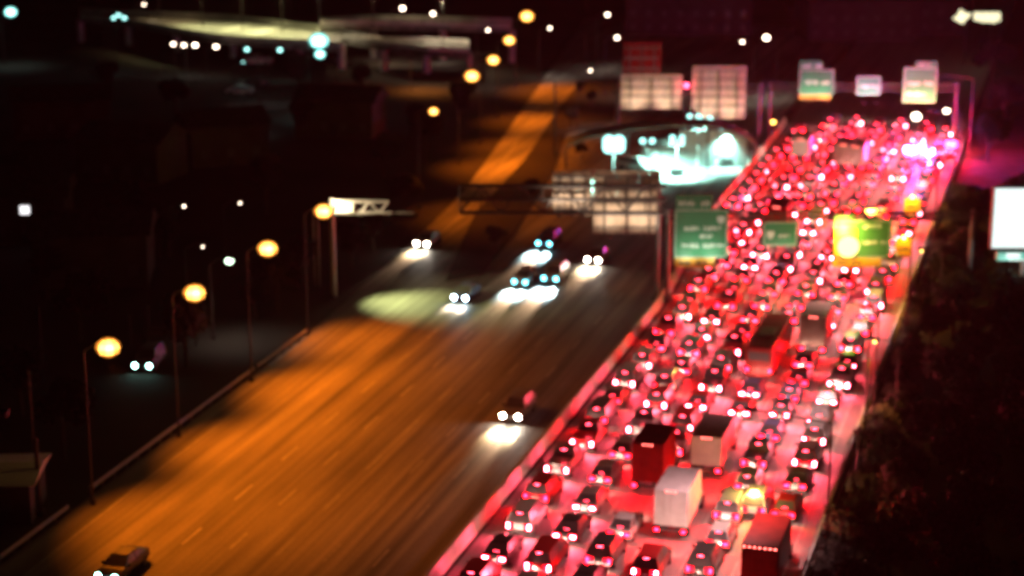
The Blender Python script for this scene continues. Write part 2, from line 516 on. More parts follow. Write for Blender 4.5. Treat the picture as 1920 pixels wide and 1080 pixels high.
def make_vehicle(kind, paint, loc, rz, label, cat='car', group=None, tail=E_TAIL, head=E_HEADJ, detail=True, name=None):
    v = VM[kind]
    t = thing(name or {'sedan': 'sedan', 'hatchback': 'hatchback', 'suv': 'suv', 'minivan': 'minivan', 'pickup': 'pickup_truck'}[kind], label, cat, loc, rz, group)
    for nme in ('body', 'roof'):
        setmat(link(nme, v[nme], t), paint)
    link('rear_window', v['rear_window'], t); link('windshield', v['windshield'], t)
    for q in v['side_window']: link('side_window', q, t)
    link('bumper', v['bumper'], t)
    if detail:
        link('license_plate', v['license_plate'], t); link('mirror', v['mirror'], t); link('mirror', v['mirror'], t, (v['mirror_x'], 0, 0))
    for p in v['wheel'][1]: link('wheel', v['wheel'][0], t, p)
    tw, th, x, y, z = v['tail']
    for s_ in (-1, 1): link('taillight', tail_mesh(tw, th, tail), t, (s_ * x, y, z))
    if tail is not M['lens']:
        gx = hw_of(kind) * .86
        for s_ in (-1, 1): link('tail_bloom', tail_mesh(.52, .42, E_RIM), t, (s_ * (gx - .22), y + .022, z))  # wide dim patches carry the bloom around each tail lamp
    if tail is not M['lens']: link('brake_light', tail_mesh(.36, .05, E_THIRD), t, (0, *v['third']))
    tw, th, x, y, z = v['head']
    big = head not in (E_HEADJ, M['lensw'])
    for s_ in (-1, 1): link('headlight', round_head(head) if big else head_mesh(tw, th, head), t, (s_ * (x + (.06 if big else 0)), y, z))
    return t

def truck_meshes(boxmat, BL=5.2, BW=2.45, BH=2.75, z0=1.0):
    o = {}
    m = MB(); m.box(-BW / 2, BW / 2, -BL + .9, .9, z0, z0 + BH); o['cargo_box'] = m.mesh("cargo_box", boxmat, bevel=.05)
    m = MB()
    for s_ in (-1, 1): m.box(s_ * .6 - .58, s_ * .6 + .58, -BL + .86, -BL + .9, z0 + .08, z0 + BH - .1)
    for s_ in (-1, 1):
        for q in (.25, .6): m.tube((s_ * .6 + .12, -BL + .84, z0 + .3), (s_ * .6 + .12, -BL + .84, z0 + BH - .3), .02, .02, 5) if q < .5 else m.box(s_ * 1.16 - .03, s_ * 1.16 + .03, -BL + .83, -BL + .862, z0 + .6, z0 + .75)
    o['rear_door'] = m.mesh("rear_door", boxmat, bevel=.02)
    m = MB(); m.box(-BW / 2 + .1, BW / 2 - .1, -BL + .8, -BL + .95, z0 - .38, z0 - .2); m.box(-.5, -.35, -BL + 1, 3.0, .62, z0 - .01); m.box(.35, .5, -BL + 1, 3.0, .62, z0 - .01)
    o['chassis'] = m.mesh("chassis", M['dark'], bevel=.02)
    m = MB()
    m.loft([ring(1.05, .55, 2.35, .96, .2), ring(1.05, .5, 2.4, 1.6, .2), ring(1.05, .5, 2.2, 2.3, .2), ring(1.02, .5, 1.35, 2.75, .2), ring(.95, .5, 1.2, 3.35, .2)])
    o['cab'] = m.mesh("cab", M['truckw'], bevel=.05)
    m = MB(); m.hexa([(-.88, 2.80, 1.38), (.88, 2.80, 1.38), (.88, 2.83, 1.42), (-.88, 2.83, 1.42), (-.85, 2.33, 2.15), (.85, 2.33, 2.15), (.85, 2.36, 2.19), (-.85, 2.36, 2.19)])
    o['windshield'] = m.mesh("windshield", M['glass'])
    return o
TRUCKW = wheel_mesh(.5, .3)
MARKM = lamp_mesh("marker_light", .14, .06, .09, [E_MARK, M['lens']], True)
_m = MB(); _m.box(-.28, .28, 0, .02, 0, .55); MUD = _m.mesh('mudflap', M['rubber'])
TRK = {}
def make_truck(boxmat, loc, rz, label, markers=False, BL=5.2, BH=2.75, BW=2.45, rear=None, cat='truck'):
    k = (boxmat.name, BL, BH, BW)
    if k not in TRK: TRK[k] = truck_meshes(boxmat, BL, BW, BH)
    o = TRK[k]
    t = thing('box_truck', label, cat, loc, rz, 'trucks in the jam')
    for n_ in ('cargo_box', 'rear_door', 'chassis', 'cab', 'windshield'): link(n_, o[n_], t)
    for x in (-.95, .95):
        link('wheel', TRUCKW, t, (x, 2.6, .5)); link('wheel', TRUCKW, t, (x, -BL + 2.1, .5))
    for s_ in (-1, 1): link('taillight', tail_mesh(.26, .18, E_TAIL), t, (s_ * (BW / 2 - .25), -BL + .78, .72))
    for s_ in (-1, 1): link('headlight', head_mesh(.3, .2, E_HEADJ), t, (s_ * .68, 3.38, .85))
    for x in (-.95, .95):
        link('mudflap', MUD, t, (x, -BL + 1.35, .25))
    for i in range(3) if not markers else (): link('marker_light', MARKM, t, (-.3 + i * .3, -BL + .87, 1.0 + BH - .1))
    if markers:
        for i in range(7): link('marker_light', MARKM, t, (-BW / 2 + .2 + i * (BW - .4) / 6, -BL + .87, 1.0 + BH - .12))
    return t

def make_bus(loc, rz, label):
    t = thing('bus', label, 'bus', loc, rz)
    m = MB(); m.loft([ring(1.2, .5, 3.05, -9.0, .3), ring(1.27, .38, 3.2, -8.8, .3), ring(1.27, .35, 3.2, 2.6, .3), ring(1.2, .4, 3.05, 3.0, .3)])
    m.build('body', M['truckr'], t, bevel=.06)
    m = MB(); m.box(-.95, .95, -9.03, -8.99, 1.95, 2.75); m.build('rear_window', M['glass'], t)
    m = MB(); m.box(-.8, .8, -9.04, -8.99, .85, 1.6); m.build('engine_cover', M['truckr'], t, bevel=.03)
    m = MB(); m.box(-.7, .7, -5.5, -3.0, 3.2, 3.42); m.build('roof_unit', M['truckw'], t, bevel=.05)
    for x in (-1.29, 1.27):
        for k in range(6):
            m = MB(); m.box(x, x + .02, -8.3 + k * 1.75, -6.8 + k * 1.75, 1.7, 2.6); m.build('side_window', M['glass'], t)
    for x in (-1.05, 1.05):
        link('wheel', TRUCKW, t, (x, 1.0, .5)); link('wheel', TRUCKW, t, (x, -6.3, .5))
    for s_ in (-1, 1):
        link('taillight', tail_mesh(.22, .3, E_TAIL), t, (s_ * 1.02, -9.06, 1.1)); link('headlight', head_mesh(.3, .2, E_HEADJ), t, (s_ * .8, 3.0, .8))
    return t

RZJ = -TH                                   # jam heading
ORD = "first second third fourth fifth sixth seventh eighth ninth tenth eleventh twelfth thirteenth fourteenth fifteenth sixteenth seventeenth eighteenth nineteenth twentieth twenty-first twenty-second twenty-third twenty-fourth twenty-fifth twenty-sixth twenty-seventh twenty-eighth twenty-ninth thirtieth thirty-first thirty-second thirty-third thirty-fourth thirty-fifth thirty-sixth".split()
LANE_T = [2.55 + 3.55 * i for i in range(6)]
LANE_N = ["lane beside the median barrier", "second lane from the barrier", "third lane from the barrier", "third lane from the right shoulder", "second lane from the right shoulder", "lane beside the right shoulder"]

# trucks seen in the photograph: (x of rear middle, y of its wheels on the road, kind)
SPEC_TRUCKS = [
    (1257, 1012, 'w', 5.0, 2.75, False, "white box truck whose square rear doors glow brightest near the bottom of the jam"),
    (1214, 928, 'd', 4.8, 3.1, False, "tall dark maroon box truck just beyond the bright white one"),
    (1325, 897, 'p', 5.6, 2.4, False, "pale box truck to the right of the tall dark maroon truck"),
    (1440, 1128, 'r', 6.0, 2.85, True, "big red truck with a row of marker lights, cut by the bottom edge"),
    (1522, 668, 't', 5.2, 2.9, False, "tan box truck with a dark underside in the middle of the jam"),
    (1566, 322, 'p', 5.0, 2.9, False, "left of two pale trucks side by side near the top of the jam"),
    (1612, 324, 'p', 5.0, 2.7, False, "right of two pale trucks side by side near the top of the jam"),
    (1490, 305, 'w', 5.0, 2.4, False, "pale truck near the floodlit patch at the top of the jam"),
    (1450, 440, 'd', 5.0, 2.4, False, "dark maroon truck just above the small green sign over the jam"),
]
random.seed(11)
slots = {i: [] for i in range(7)}          # occupied intervals (rear s, front s)
def lane_of(t): return min(range(6), key=lambda i: abs(LANE_T[i] - t))
for (x, y, k, BL, BH, mk, lab) in SPEC_TRUCKS:
    p = P(x, y); s, t = toST(p)
    li = lane_of(t); ll = max(t, LANE_T[0] - .4)
    ori = ST(s + BL - .9, LANE_T[li] * .5 + ll * .5, .012)
    make_truck({'w': M['truckw'], 'p': M['truckp'], 'd': M['truckd'], 'r': M['truckr'], 't': M['truckt']}[k], ori, RZJ, lab, mk, BL, BH)
    slots[li].append((s - .1, s + BL + 2.3))
p = P(1425, 716); s, t = toST(p); li = lane_of(t)
make_bus(ST(s + 9, LANE_T[li], .012), RZJ, "red bus seen from behind in the middle of the jam, tall dark rear window")
slots[li].append((s - .3, s + 12.6))

KINDS = ['sedan'] * 9 + ['suv'] * 6 + ['hatchback'] * 3 + ['minivan'] * 2 + ['pickup'] * 2
PKEYS = ['white'] * 5 + ['silver'] * 5 + ['grey'] * 5 + ['black'] * 2 + ['red'] * 9 + ['blue'] * 2 + ['beige'] * 2
KNAME = dict(sedan='sedan', suv='SUV', hatchback='hatchback', minivan='minivan', pickup='pickup')
PNAME = dict(white='white', silver='silver', grey='dark grey', black='black', red='red', blue='dark blue', beige='beige')
veh = []
for li in range(7):
    s = -7 + random.uniform(-3, 1)
    end = 182 if li < 6 else 172
    if li == 6: s = 106
    while s < end:
        k = random.choice(KINDS); L = SPEC[k]['L']
        hit = [iv for iv in slots[li] if iv[0] < s + L + .5 and iv[1] > s - .5] if li < 6 else []
        if hit: s = max(iv[1] for iv in hit) + .6; continue
        t = (LANE_T[li] if li < 6 else -1.0) + random.uniform(-.25, .25)
        if li < 6 and s > 60: t += (s - 60) * .004
        veh.append([li, s + L / 2, t, k, random.choice(PKEYS)])
        s += L + random.choice([.3, .4, .6, .8, 1.0, 1.3])
cnt = {}
for li, s, t, k, pk in sorted(veh, key=lambda q: q[1]):
    q = ST(s + 1.5, t, .8) - cam.location; dd = Vector((q.x, q.y * math.sin(PITCH) + q.z * math.cos(PITCH), q.y * math.cos(PITCH) - q.z * math.sin(PITCH)))
    if 540 - FPX * dd.y / dd.z > 1095: continue
    c = cnt.get(li, 0); cnt[li] = c + 1
    lane = LANE_N[li] if li < 6 else "extra far left lane"
    lab = f"{PNAME[pk]} {KNAME[k]} braking, {ORD[c]} car from the bottom in {lane}"
    hot = random.random() < .38
    make_vehicle(k, PAINTS[pk], ST(s, t, .012), RZJ + random.uniform(-.012, .012), lab, 'car', "cars in the jam", tail=E_TAILB if hot else (E_TAILD if random.random() < .2 else E_TAIL), detail=s < 110)

# opposing traffic, headlights on
def oncoming(x, y, kind, paint, head, label, power, col, beam=(0, 1, -.40), ang=36):
    p = P(x, y)
    t = make_vehicle(kind, PAINTS[paint], (p.x, p.y, .012), RZJ + math.pi, label, 'car', "cars on the open road", tail=M['lens'], head=head)
    for s_ in (-1, 1):
        v = VM[kind]['head']
        lamp_light('SPOT', t, (s_ * v[2], v[3] + .12, v[4]), col, power * 1.3, .1, (s_ * .03, beam[1], beam[2]), ang, .9)
    if power > 8500: lamp_light('SPOT', t, (0, v[3] + .12, v[4]), (1, .62, .36), power * .8, .1, (0, 1, -.15), 20, 1.0)
    return t
oncoming(232, 1072, 'sedan', 'black', E_HEADT, "car with teal white headlights cut by the bottom left edge", 5000, (.6, 1, .95))
oncoming(972, 779, 'suv', 'grey', E_HEADW, "lone SUV with warm white headlights beside the median on the open road", 9000, (1, .72, .38))
oncoming(875, 558, 'sedan', 'blue', E_HEADB, "dark blue car with small bluish headlights on the open road", 3500, (.95, .72, .5))
oncoming(1030, 459, 'suv', 'blue', E_HEADC, "car with cyan headlights behind the white SUV under the gantry", 34000, (.62, .95, 1))
oncoming(1042, 524, 'suv', 'white', E_HEADC, "white SUV in the glare of the cyan headlights behind it", 34000, (.7, .95, 1))
oncoming(1121, 488, 'sedan', 'grey', E_HEADW, "car with two warm headlights nearest the dark gantry column", 14000, (1, .75, .42))
oncoming(803, 458, 'sedan', 'white', E_HEADW, "car coming down the orange ramp with a bright pool before it", 13000, (1, .72, .36))
oncoming(985, 530, 'hatchback', 'white', E_HEADC, "white hatchback washed out by cyan glare left of the white SUV", 30000, (.7, .97, 1))

# police cars with roof light bars at the head of the jam
def police(x, y, label, red, blue, pr, pb):
    p = P(x, y)
    t = make_vehicle('sedan', PAINTS['white'], (p.x, p.y, .012), RZJ, label, 'police car', None, detail=True, name='police_car')
    m = MB(); m.box(-.62, .62, -.45, -.15, 1.44, 1.50); m.build('light_bar_base', M['trim'], t)
    m = MB(); m.box(-.78, -.04, -.6, -.1, 1.50, 2.15); m.build('red_beacon', red, t, bevel=.03)
    m = MB(); m.box(.04, .78, -.6, -.1, 1.50, 2.15); m.build('blue_beacon', blue, t, bevel=.03)
    lamp_light('POINT', t, (-.32, -.3, 2.5), (1, .01, .06), pr, .2)
    lamp_light('POINT', t, (.32, -.3, 2.5), (.25, .12, 1), pb, .2)
E_RB = emit("red_beacon_glow", (1, .02, .16), 60)
E_BB = emit("blue_beacon_glow", (.62, .25, 1), 60)
police(1722, 300, "police car with violet white flashing light bar at the head of the jam", E_RB, E_BB, 9000, 8000)
police(1738, 312, "police car with a violet light bar just behind and right of the brightest one", E_RB, E_BB, 4000, 3000)
police(1706, 304, "police car with a small white violet light bar, leftmost of the police group", E_BB, E_BB, 1500, 2500)
police(1783, 293, "police car with red flashing lights on the shoulder right of the violet glare", E_RB, E_RB, 24000, 0.1)

# amber-lit tow truck beyond the yellow sign
p = P(1632, 428)
tt = make_vehicle('pickup', PAINTS['white'], (p.x, p.y, .012), RZJ, "work truck with an amber beacon glowing yellow above the yellow lit sign", 'truck', None, name='work_truck')
m = MB(); m.box(-.5, .5, -.4, 0, 1.87, 2.2); m.build('amber_beacon', E_AMBER, tt, bevel=.05)
lamp_light('POINT', tt, (0, -.2, 2.6), (1, .5, .06), 5000, .3)
p = P(1420, 955)
tt = make_vehicle('suv', PAINTS['white'], (p.x, p.y, .012), RZJ, "SUV with a yellow roof beacon left of the big red truck", 'truck', None, name='escort_suv')
m = MB(); m.box(-.28, .28, -1.9, -1.5, 1.8, 2.05); m.build('amber_beacon', E_AMBER, tt, bevel=.05)
lamp_light('POINT', tt, (0, -2.2, 2.3), (1, .6, .12), 700, .2)

# ------------------------------------------------------------------ street lamps
def street_lamp(x, y, h, side, label, mat, col, power, group, aim=(6, 0), glob=.32, pole=True, angle=115):
    lp = P(x, y, h)
    sdir = V * side
    foot = lp - sdir * 2.0; foot.z = 0
    t = thing('street_lamp', label, 'street lamp', foot, 0, group)
    m = MB(); m.tube((0, 0, 0), (0, 0, h - .5), .085, .05, 8); m.tube((0, 0, 0), (0, 0, .5), .22, .2, 8); m.build('pole', M['pole'], t)
    a = sdir * 2.0
    m = MB(); m.tube((0, 0, h - .5), (a.x * .5, a.y * .5, h + .2), .06, .05, 6); m.tube((a.x * .5, a.y * .5, h + .2), (a.x, a.y, h + .25), .05, .05, 6); m.build('arm', M['pole'], t)
    m = MB(); m.box(-.35, .35, -.16, .16, h + .12, h + .3); hd = m.build('lamp_head', M['dark'], t, bevel=.04, loc=(a.x, a.y, 0), rz=-TH)
    bm = bmesh.new(); bmesh.ops.create_uvsphere(bm, u_segments=10, v_segments=6, radius=glob)
    bmesh.ops.scale(bm, vec=(1, 1, .8), verts=bm.verts)
    me = bpy.data.meshes.new("lamp_glass"); bm.to_mesh(me); bm.free(); me.materials.append(mat)
    link('lamp_glass', me, t, (a.x, a.y, h - .05))
    if power:
        d = V * (aim[0] * side) + U * aim[1]; d.z = -h
        lamp_light('SPOT', t, (a.x, a.y, h - 1.2), col, power, .2, d, angle, 1.0)
    return t
SOD = "sodium lamps along the left of the orange road"
for (x, y, pw, lab, ax) in [(203, 650, 17000, "sodium lamp nearest the bottom left corner, glowing yellow", 11),
                        (365, 548, 17000, "second sodium lamp up from the bottom left, yellow glow", 11),
                        (502, 465, 17000, "sodium lamp halfway between the bottom left and the cantilever sign frame", 11),
                        (607, 395, 11000, "bright sodium lamp beside the lit cantilever sign frame", 9),
                        (813, 208, 8000, "isolated smaller pinkish lamp left of the ramp", 8),
                        (885, 142, 17000, "lowest of the cluster of four lamps by the far ramp", 6),
                        (925, 112, 13000, "second lowest of the cluster of lamps by the far ramp", 6),
                        (955, 75, 13000, "second highest of the cluster of lamps by the far ramp", 6),
                        (988, 30, 17000, "largest and highest of the yellow lamps by the far ramp", 6)]:
    street_lamp(x, y, 12.5, 1, lab, E_SODG, SODC, pw, SOD, (ax * .8, -1), 1.25 if x == 988 else (1.1 if x == 885 else (.65 if x == 813 else .95)), angle=102)
# extra near lamp whose pool enters the bottom left corner
street_lamp(8, 775, 12.5, 1, "unlit looking pole at the left edge of the photo", M['dark'], SODC, 0, SOD)
# greenish white pool on the open road
street_lamp(700, 408, 10.5, 1, "slim pole whose lamp throws a pale greenish patch on the road", M['dark'], (1, .86, .34), 0, SOD) if False else None

for (x, y, h, mat, gl, lab) in [
        (1139, 27, 10, E_WARM, .35, "small white lamp high up between the yellow lamps and the white dot row"),
        (1157, 70, 10, E_WARM, .35, "small white lamp just above the tall dark sign back"),
        (1392, 78, 10, E_WARM, .28, "faint small white lamp above the right tan sign back"),
        (1437, 70, 10, E_WARM, .50, "larger warm white lamp right of the tan sign backs"),
        (755, 15, 10, E_WARM, .45, "warm white lamp on the left of a pair over the far overpass"),
        (812, 25, 10, E_WARM, .38, "warm white lamp on the right of a pair over the far overpass"),
        (1031, 52, 9, E_WARM, .25, "tiny pinkish lamp just right of the largest yellow lamp"),
        (270, 8, 9, E_WARM, .25, "tiny slanting lamp at the top left edge"),
        (1450, 228, 5, E_SOD, .30, "small low orange lamp left of the jam's far end"),
        (1107, 132, 9, E_WARM, .2, "dim pinkish lamp under a thin pole left of the sign backs"),
        (915, 56, 10, E_WARM, .25, "small lamp just above the far yellow cluster"),
        (345, 386, 6, E_WARM, .13, "very faint lamp alone in the dark left of the cantilever frame"),
        (450, 380, 6, E_WARM, .12, "very faint lamp nearest the lit cantilever frame"),
        (380, 462, 6, E_WARM, .10, "very faint lamp in the dark above the greenish lamp"),
        (430, 488, 8, emit("greenish_luminaire", (.75, 1, .7), 5), .42, "greenish white lamp on an arm left of a sodium lamp"),
        (1718, 218, 7, E_WARM, .62, "large white lamp right under the far yellow sign"),
        (1775, 207, 7, E_WARM, .42, "smaller white lamp right of the far yellow sign")]:
    street_lamp(x, y, h, 1 if x < 1300 else -1, lab, mat, (1, .85, .7), 900 if x not in (345, 450, 380) else 0, "small distant lamps", (1, 0), gl)

street_lamp(1640, 640, 7.5, -1, "dim small added sodium lamp on a pole among the orange lit shrubs on the right", E_SOD, (1, .36, .05), 1300, "small distant lamps", (0, 0), .13, angle=120)  # lamp added for the orange light on the shrubs
street_lamp(1728, 470, 7.5, -1, "dim small added sodium lamp above the right shoulder just past the near gantry", E_SOD, (1, .36, .05), 1500, "small distant lamps", (0, 0), .12, angle=120)  # second added lamp, for orange light past the gantry
# cold white lamps below the olive overpass, on short posts
for i, (x, y, gl, lab) in enumerate([
        (20, 22, 1.2, "cold white lamp at the top left corner"), (213, 33, .4, "cold lamp left of the bright pair near the top left"),
        (222, 28, .45, "left one of a bright pair of cold lamps near the top left"), (233, 33, .45, "right one of a bright pair of cold lamps near the top left"),
        (325, 82, .35, "leftmost of three close small lamps under the olive overpass"), (345, 84, .35, "middle of three close small lamps under the olive overpass"),
        (366, 84, .42, "rightmost of three close small lamps under the olive overpass"), (405, 87, .4, "single small lamp right of the three under the overpass"),
        (463, 92, .48, "small cold lamp in the middle of the overpass row"), (525, 93, .48, "small cold lamp left of the large cyan floodlight"),
        (456, 116, .2, "tiny white lamp below the overpass row"),
        (598, 76, 1.7, "large cyan floodlight at the right end of the overpass row"), (600, 101, .9, "smaller cyan floodlight directly below the large one")]):
    street_lamp(x, y, 10.0 if i in (0, 1, 2, 3, 11, 12) else 5.5, 1, lab, E_CYANL if i > 7 or i < 4 else E_WARM, (.7, 1, .92), 700 if gl > .5 else 60, "cold lamps below the overpass", (0, -1), gl)

# full cut-off lamps added on the right shoulder to brighten roofs and verge: their housings hide the lens from above
for k_, s_0 in enumerate((-22, 8, 38, 68, 100, 132, 164)):
    f_ = ST(s_0, 24.6)
    t = thing('added_shoulder_lamp', f"added thin dark pole with a shielded lamp arm, {ORD[k_]} from the bottom on the right shoulder", 'street lamp', f_, 0, "added shielded lamps along the right shoulder")
    a_ = -V * 5.5; h_ = 11.0
    m = MB(); m.tube((0, 0, 0), (0, 0, h_ - .3), .09, .06, 8); m.build('pole', M['pole'], t)
    m = MB(); m.tube((0, 0, h_ - .3), (a_.x, a_.y, h_ + .2), .05, .04, 6); m.build('arm', M['pole'], t)
    m = MB(); m.box(-.4, .4, -.18, .18, h_ + .1, h_ + .26); m.build('lamp_head', M['dark'], t, bevel=.04, loc=(a_.x, a_.y, 0), rz=-TH)
    lamp_light('SPOT', t, (a_.x, a_.y, h_), (1, .50, .50), 6500, .2, -V * 3.5 + Vector((0, 0, -11)), 118, .9)
# ------------------------------------------------------------------ far overpass and roads (top of the view)
def deck(name, top_px, bot_px, z, mat, label=None, th=1.0, kind=None, cat='overpass'):
    m = MB(); a = [P(x, y, z) for x, y in top_px]; b = [P(x, y, z) for x, y in bot_px]
    rings = [[Vector((q.x, q.y, z - th)), Vector((r.x, r.y, z - th)), r, q] for q, r in zip(b, a)]
    m.loft(rings)
    return m, a, b
def overpass(top_px, bot_px, z, mat, label, lights=()):
    t = thing('overpass', label, 'overpass')
    m, a, b = deck('deck', top_px, bot_px, z, mat)
    m.build('deck', mat, t)
    for line in (a, b):
        wm = MB()
        wm.loft([[Vector((p.x, p.y - .12, z)), Vector((p.x, p.y + .12, z)), Vector((p.x, p.y + .12, z + .8)), Vector((p.x, p.y - .12, z + .8))] for p in line])
        wm.build('parapet', M['conc'], t)
    for i in range(0, len(a)):
        c = (a[i] + b[i]) / 2
        pm = MB(); pm.tube((c.x, c.y, 0), (c.x, c.y, z - 1), .7, .7, 10); pm.build('column', M['conc'], t)
    for (x, y, pw, col) in lights:
        q = P(x, y, z)
        pm = MB(); pm.tube((q.x, q.y, z), (q.x, q.y, z + 8), .1, .07, 6); pm.build('lamp_post', M['pole'], t)
        lamp_light('SPOT', t, (q.x, q.y, z + 8.2), col, pw * .5, .3, (0, 0, -1), 116, .9)
    return t
OL = (.95, .95, .42)
overpass([(150, 22), (240, 27), (330, 30), (450, 36), (560, 50), (640, 58)], [(150, 33), (240, 40), (330, 58), (420, 74), (560, 82), (640, 88)], 5.5, M['opp'],
         "wide olive lit overpass crossing the top left", [(300, 42, 6000, (1, .75, .35)), (380, 52, 26000, OL), (455, 56, 34000, OL), (530, 64, 34000, OL), (600, 72, 9000, (.9, .8, .5))])
overpass([(640, 64), (720, 78), (800, 78), (880, 82)], [(640, 72), (720, 85), (800, 95), (880, 98)], 5.0, M['opp'],
         "narrow cream lit bridge joining the yellow lamp cluster", [(700, 78, 4000, (1, .7, .4)), (830, 88, 14000, (1, .85, .55))])
overpass([(600, 40), (700, 36), (830, 38), (960, 42)], [(600, 46), (700, 46), (830, 48), (960, 52)], 7.0, M['opp'],
         "dim distant overpass under a pair of small lamps", [(755, 42, 1500, (1, .8, .4)), (820, 42, 900, (1, .8, .4))])
strip("frontage_road", [P(x, y) for x, y in [(620, 108), (700, 104), (760, 100), (860, 98), (930, 100)]], [P(x, y) for x, y in [(620, 118), (700, 128), (760, 126), (840, 122), (905, 112)]], M['opp'], .02, kind='structure')
for (x, y, pw, col, lab) in [(650, 78, 1500, (1, .25, .08), "unlit looking post on the left of the reddish frontage road"), (790, 82, 5200, (1, .33, .06), "unlit looking post over the orange middle of the frontage road")]:
    street_lamp(x, y, 8, 1, lab, M['dark'], col, pw, "posts by the frontage road", (1, 0), .1, angle=130)

# ------------------------------------------------------------------ overhead gantries
def gantry(Y, xl, xr, ytop, ybot, cols, label, name='sign_gantry', rz=0):
    """box truss in the plane Y; xl..xr, ytop..ybot in photo pixels give its chords"""
    a = PY(xl, ytop, Y); b = PY(xr, ytop, Y); c = PY(xl, ybot, Y)
    x0, x1, z1, z0 = a.x, b.x, a.z, c.z
    t = thing(name, label, 'sign gantry', (x0, Y, 0))
    D = .7
    big = (z1 - z0) > 2
    for dy in (0, D):
        for z in ((z0, (z0 + z1) / 2, z1) if big else (z0, z1)):
            m = MB(); m.tube((0, dy, z), (x1 - x0, dy, z), .14 if big else .07, .14 if big else .07, 6); m.build('chord', M['dark'], t)
    n = max(4, int((x1 - x0) / 2.0)); st = (x1 - x0) / n
    bm_ = MB(); bm_.tube((0, 0, z0), (st, 0, z1), .07, .07, 5)
    bm2 = MB(); bm2.tube((0, 0, z1), (st, 0, z0), .07, .07, 5)
    me1, me2 = bm_.mesh('brace', M['dark']), bm2.mesh('brace', M['dark'])
    v_ = MB(); v_.tube((0, 0, z0), (0, 0, z1), .05, .05, 5); me3 = v_.mesh('brace', M['dark'])
    for i in range(n):
        for dy in (0, D):
            link('brace', me1 if i % 2 == 0 else me2, t, (i * st, dy, 0)); link('brace', me3, t, (i * st, dy, 0))
    for cx in cols:
        px = PY(cx, ytop, Y).x - x0
        m = MB(); m.tube((px, D / 2, 0), (px, D / 2, z1 + .3), .28, .22, 10); m.tube((px, D / 2, 0), (px, D / 2, .6), .5, .5, 10); m.build('column', M['steel'], t)
    return t
YN = P(1230, 568).y
YF = P(1425, 265).y
gantry(YN, 862, 1250, 350, 400, [1236], "dark truss gantry across the open road in front of tan sign backs")
gantry(YN + .3, 1254, 1836, 400, 412, [1255, 1826], "slim dark gantry across the jam carrying the near green signs")
gantry(YF, 1150, 1432, 160, 176, [1160, 1425], "far gantry carrying two tan sign backs")
gantry(YF + .4, 1440, 1800, 158, 170, [1445, 1795], "far gantry carrying three small lit signs over the jam")

def sign_back(x0, x1, y0, y1, Y, label, mat=None, notch=None):
    a = PY(x0, y1, Y); b = PY(x1, y0, Y)
    W_, H_ = b.x - a.x, b.z - a.z
    t = thing('reversed_sign', label, 'road sign', (a.x, Y, a.z))
    n = max(2, round(W_ / 1.2))
    mm = MB(); mm.box(0.01, W_ / n - .01, 0, .06, 0, H_); me = mm.mesh('panel', mat or M['back'])
    for i in range(n): link('panel', me, t, (i * W_ / n, 0, 0))
    for k in range(max(2, round(H_ / 1.3))):
        z = H_ * (k + .5) / max(2, round(H_ / 1.3))
        m = MB(); m.box(.1, W_ - .1, -.09, -.003, z - .09, z + .09); m.build('stiffener', M['steel'], t)
    for k in range(3):
        x = W_ * (k + .5) / 3
        m = MB(); m.box(x - .08, x + .08, -.26, -.093, -.2, H_ * .9); m.build('bracket', M['dark'], t)
    return t
sign_back(1112, 1240, 320, 438, YN + 1.6, "large tan sign back behind the dark truss, right end of the near gantry")
sign_back(1036, 1109, 322, 404, YN + 1.6, "smaller tan sign back left of the large one on the near gantry")
for (x0_, x1_, yb_, YY_, nm_) in ((1112, 1240, 434, YN, 'large near'), (1026, 1109, 392, YN, 'smaller near'), (1163, 1279, 204, YF - 1.8, 'left far'), (1296, 1400, 222, YF - 1.8, 'right far')):  # floodlights added so that the tan sign backs are lit
    for f_ in (.25, .75):
        q = PY(x0_ + (x1_ - x0_) * f_, yb_ + 10, YY_ - 1.2)
        t = thing('added_floodlight', f"small added floodlight under the {'left' if f_ < .5 else 'right'} half of the {nm_} tan sign back", 'floodlight', q)
        m = MB(); m.box(-.2, .2, -.12, .12, -.12, .12); m.build('housing', M['dark'], t, bevel=.03)
        m = MB(); m.tube((0, .1, 0), (0, 1.2, .3), .04, .04, 5); m.build('bracket', M['dark'], t)
        lamp_light('SPOT', t, (0, 0, .2), (1, .74, .52), 850, .2, (0, 2.6, 2.9), 125, .8)
sign_back(1163, 1279, 140, 204, YF - .4, "left tan sign back of the far pair")
sign_back(1296, 1400, 124, 222, YF - .4, "right, taller tan sign back of the far pair")
sign_back(1168, 1240, 80, 138, YF - .2, "dim maroon sign back above the left far sign", M['truckd'])

def legend(t, x0, x1, z, h, words, mat=None, y=-.075):
    """rows of small letter strokes too soft to read"""
    rnd = random.Random(int(x0 * 100 + z * 10))
    x = x0
    for wl in words:
        m = MB()
        for _ in range(wl):
            if x > x1: break
            cw = h * rnd.uniform(.5, .75)
            m.box(x, x + cw * .28, y, y + .012, z, z + h * rnd.choice([1, .75]))
            m.box(x + cw * .3, x + cw * .85, y, y + .012, z + h * rnd.choice([.0, .32, .5]), z + h * rnd.choice([.18 + .35, .75]))
            x += cw
        x += h * .8
        if m.f: m.build('legend', mat or M['legend'], t, kind='stuff')

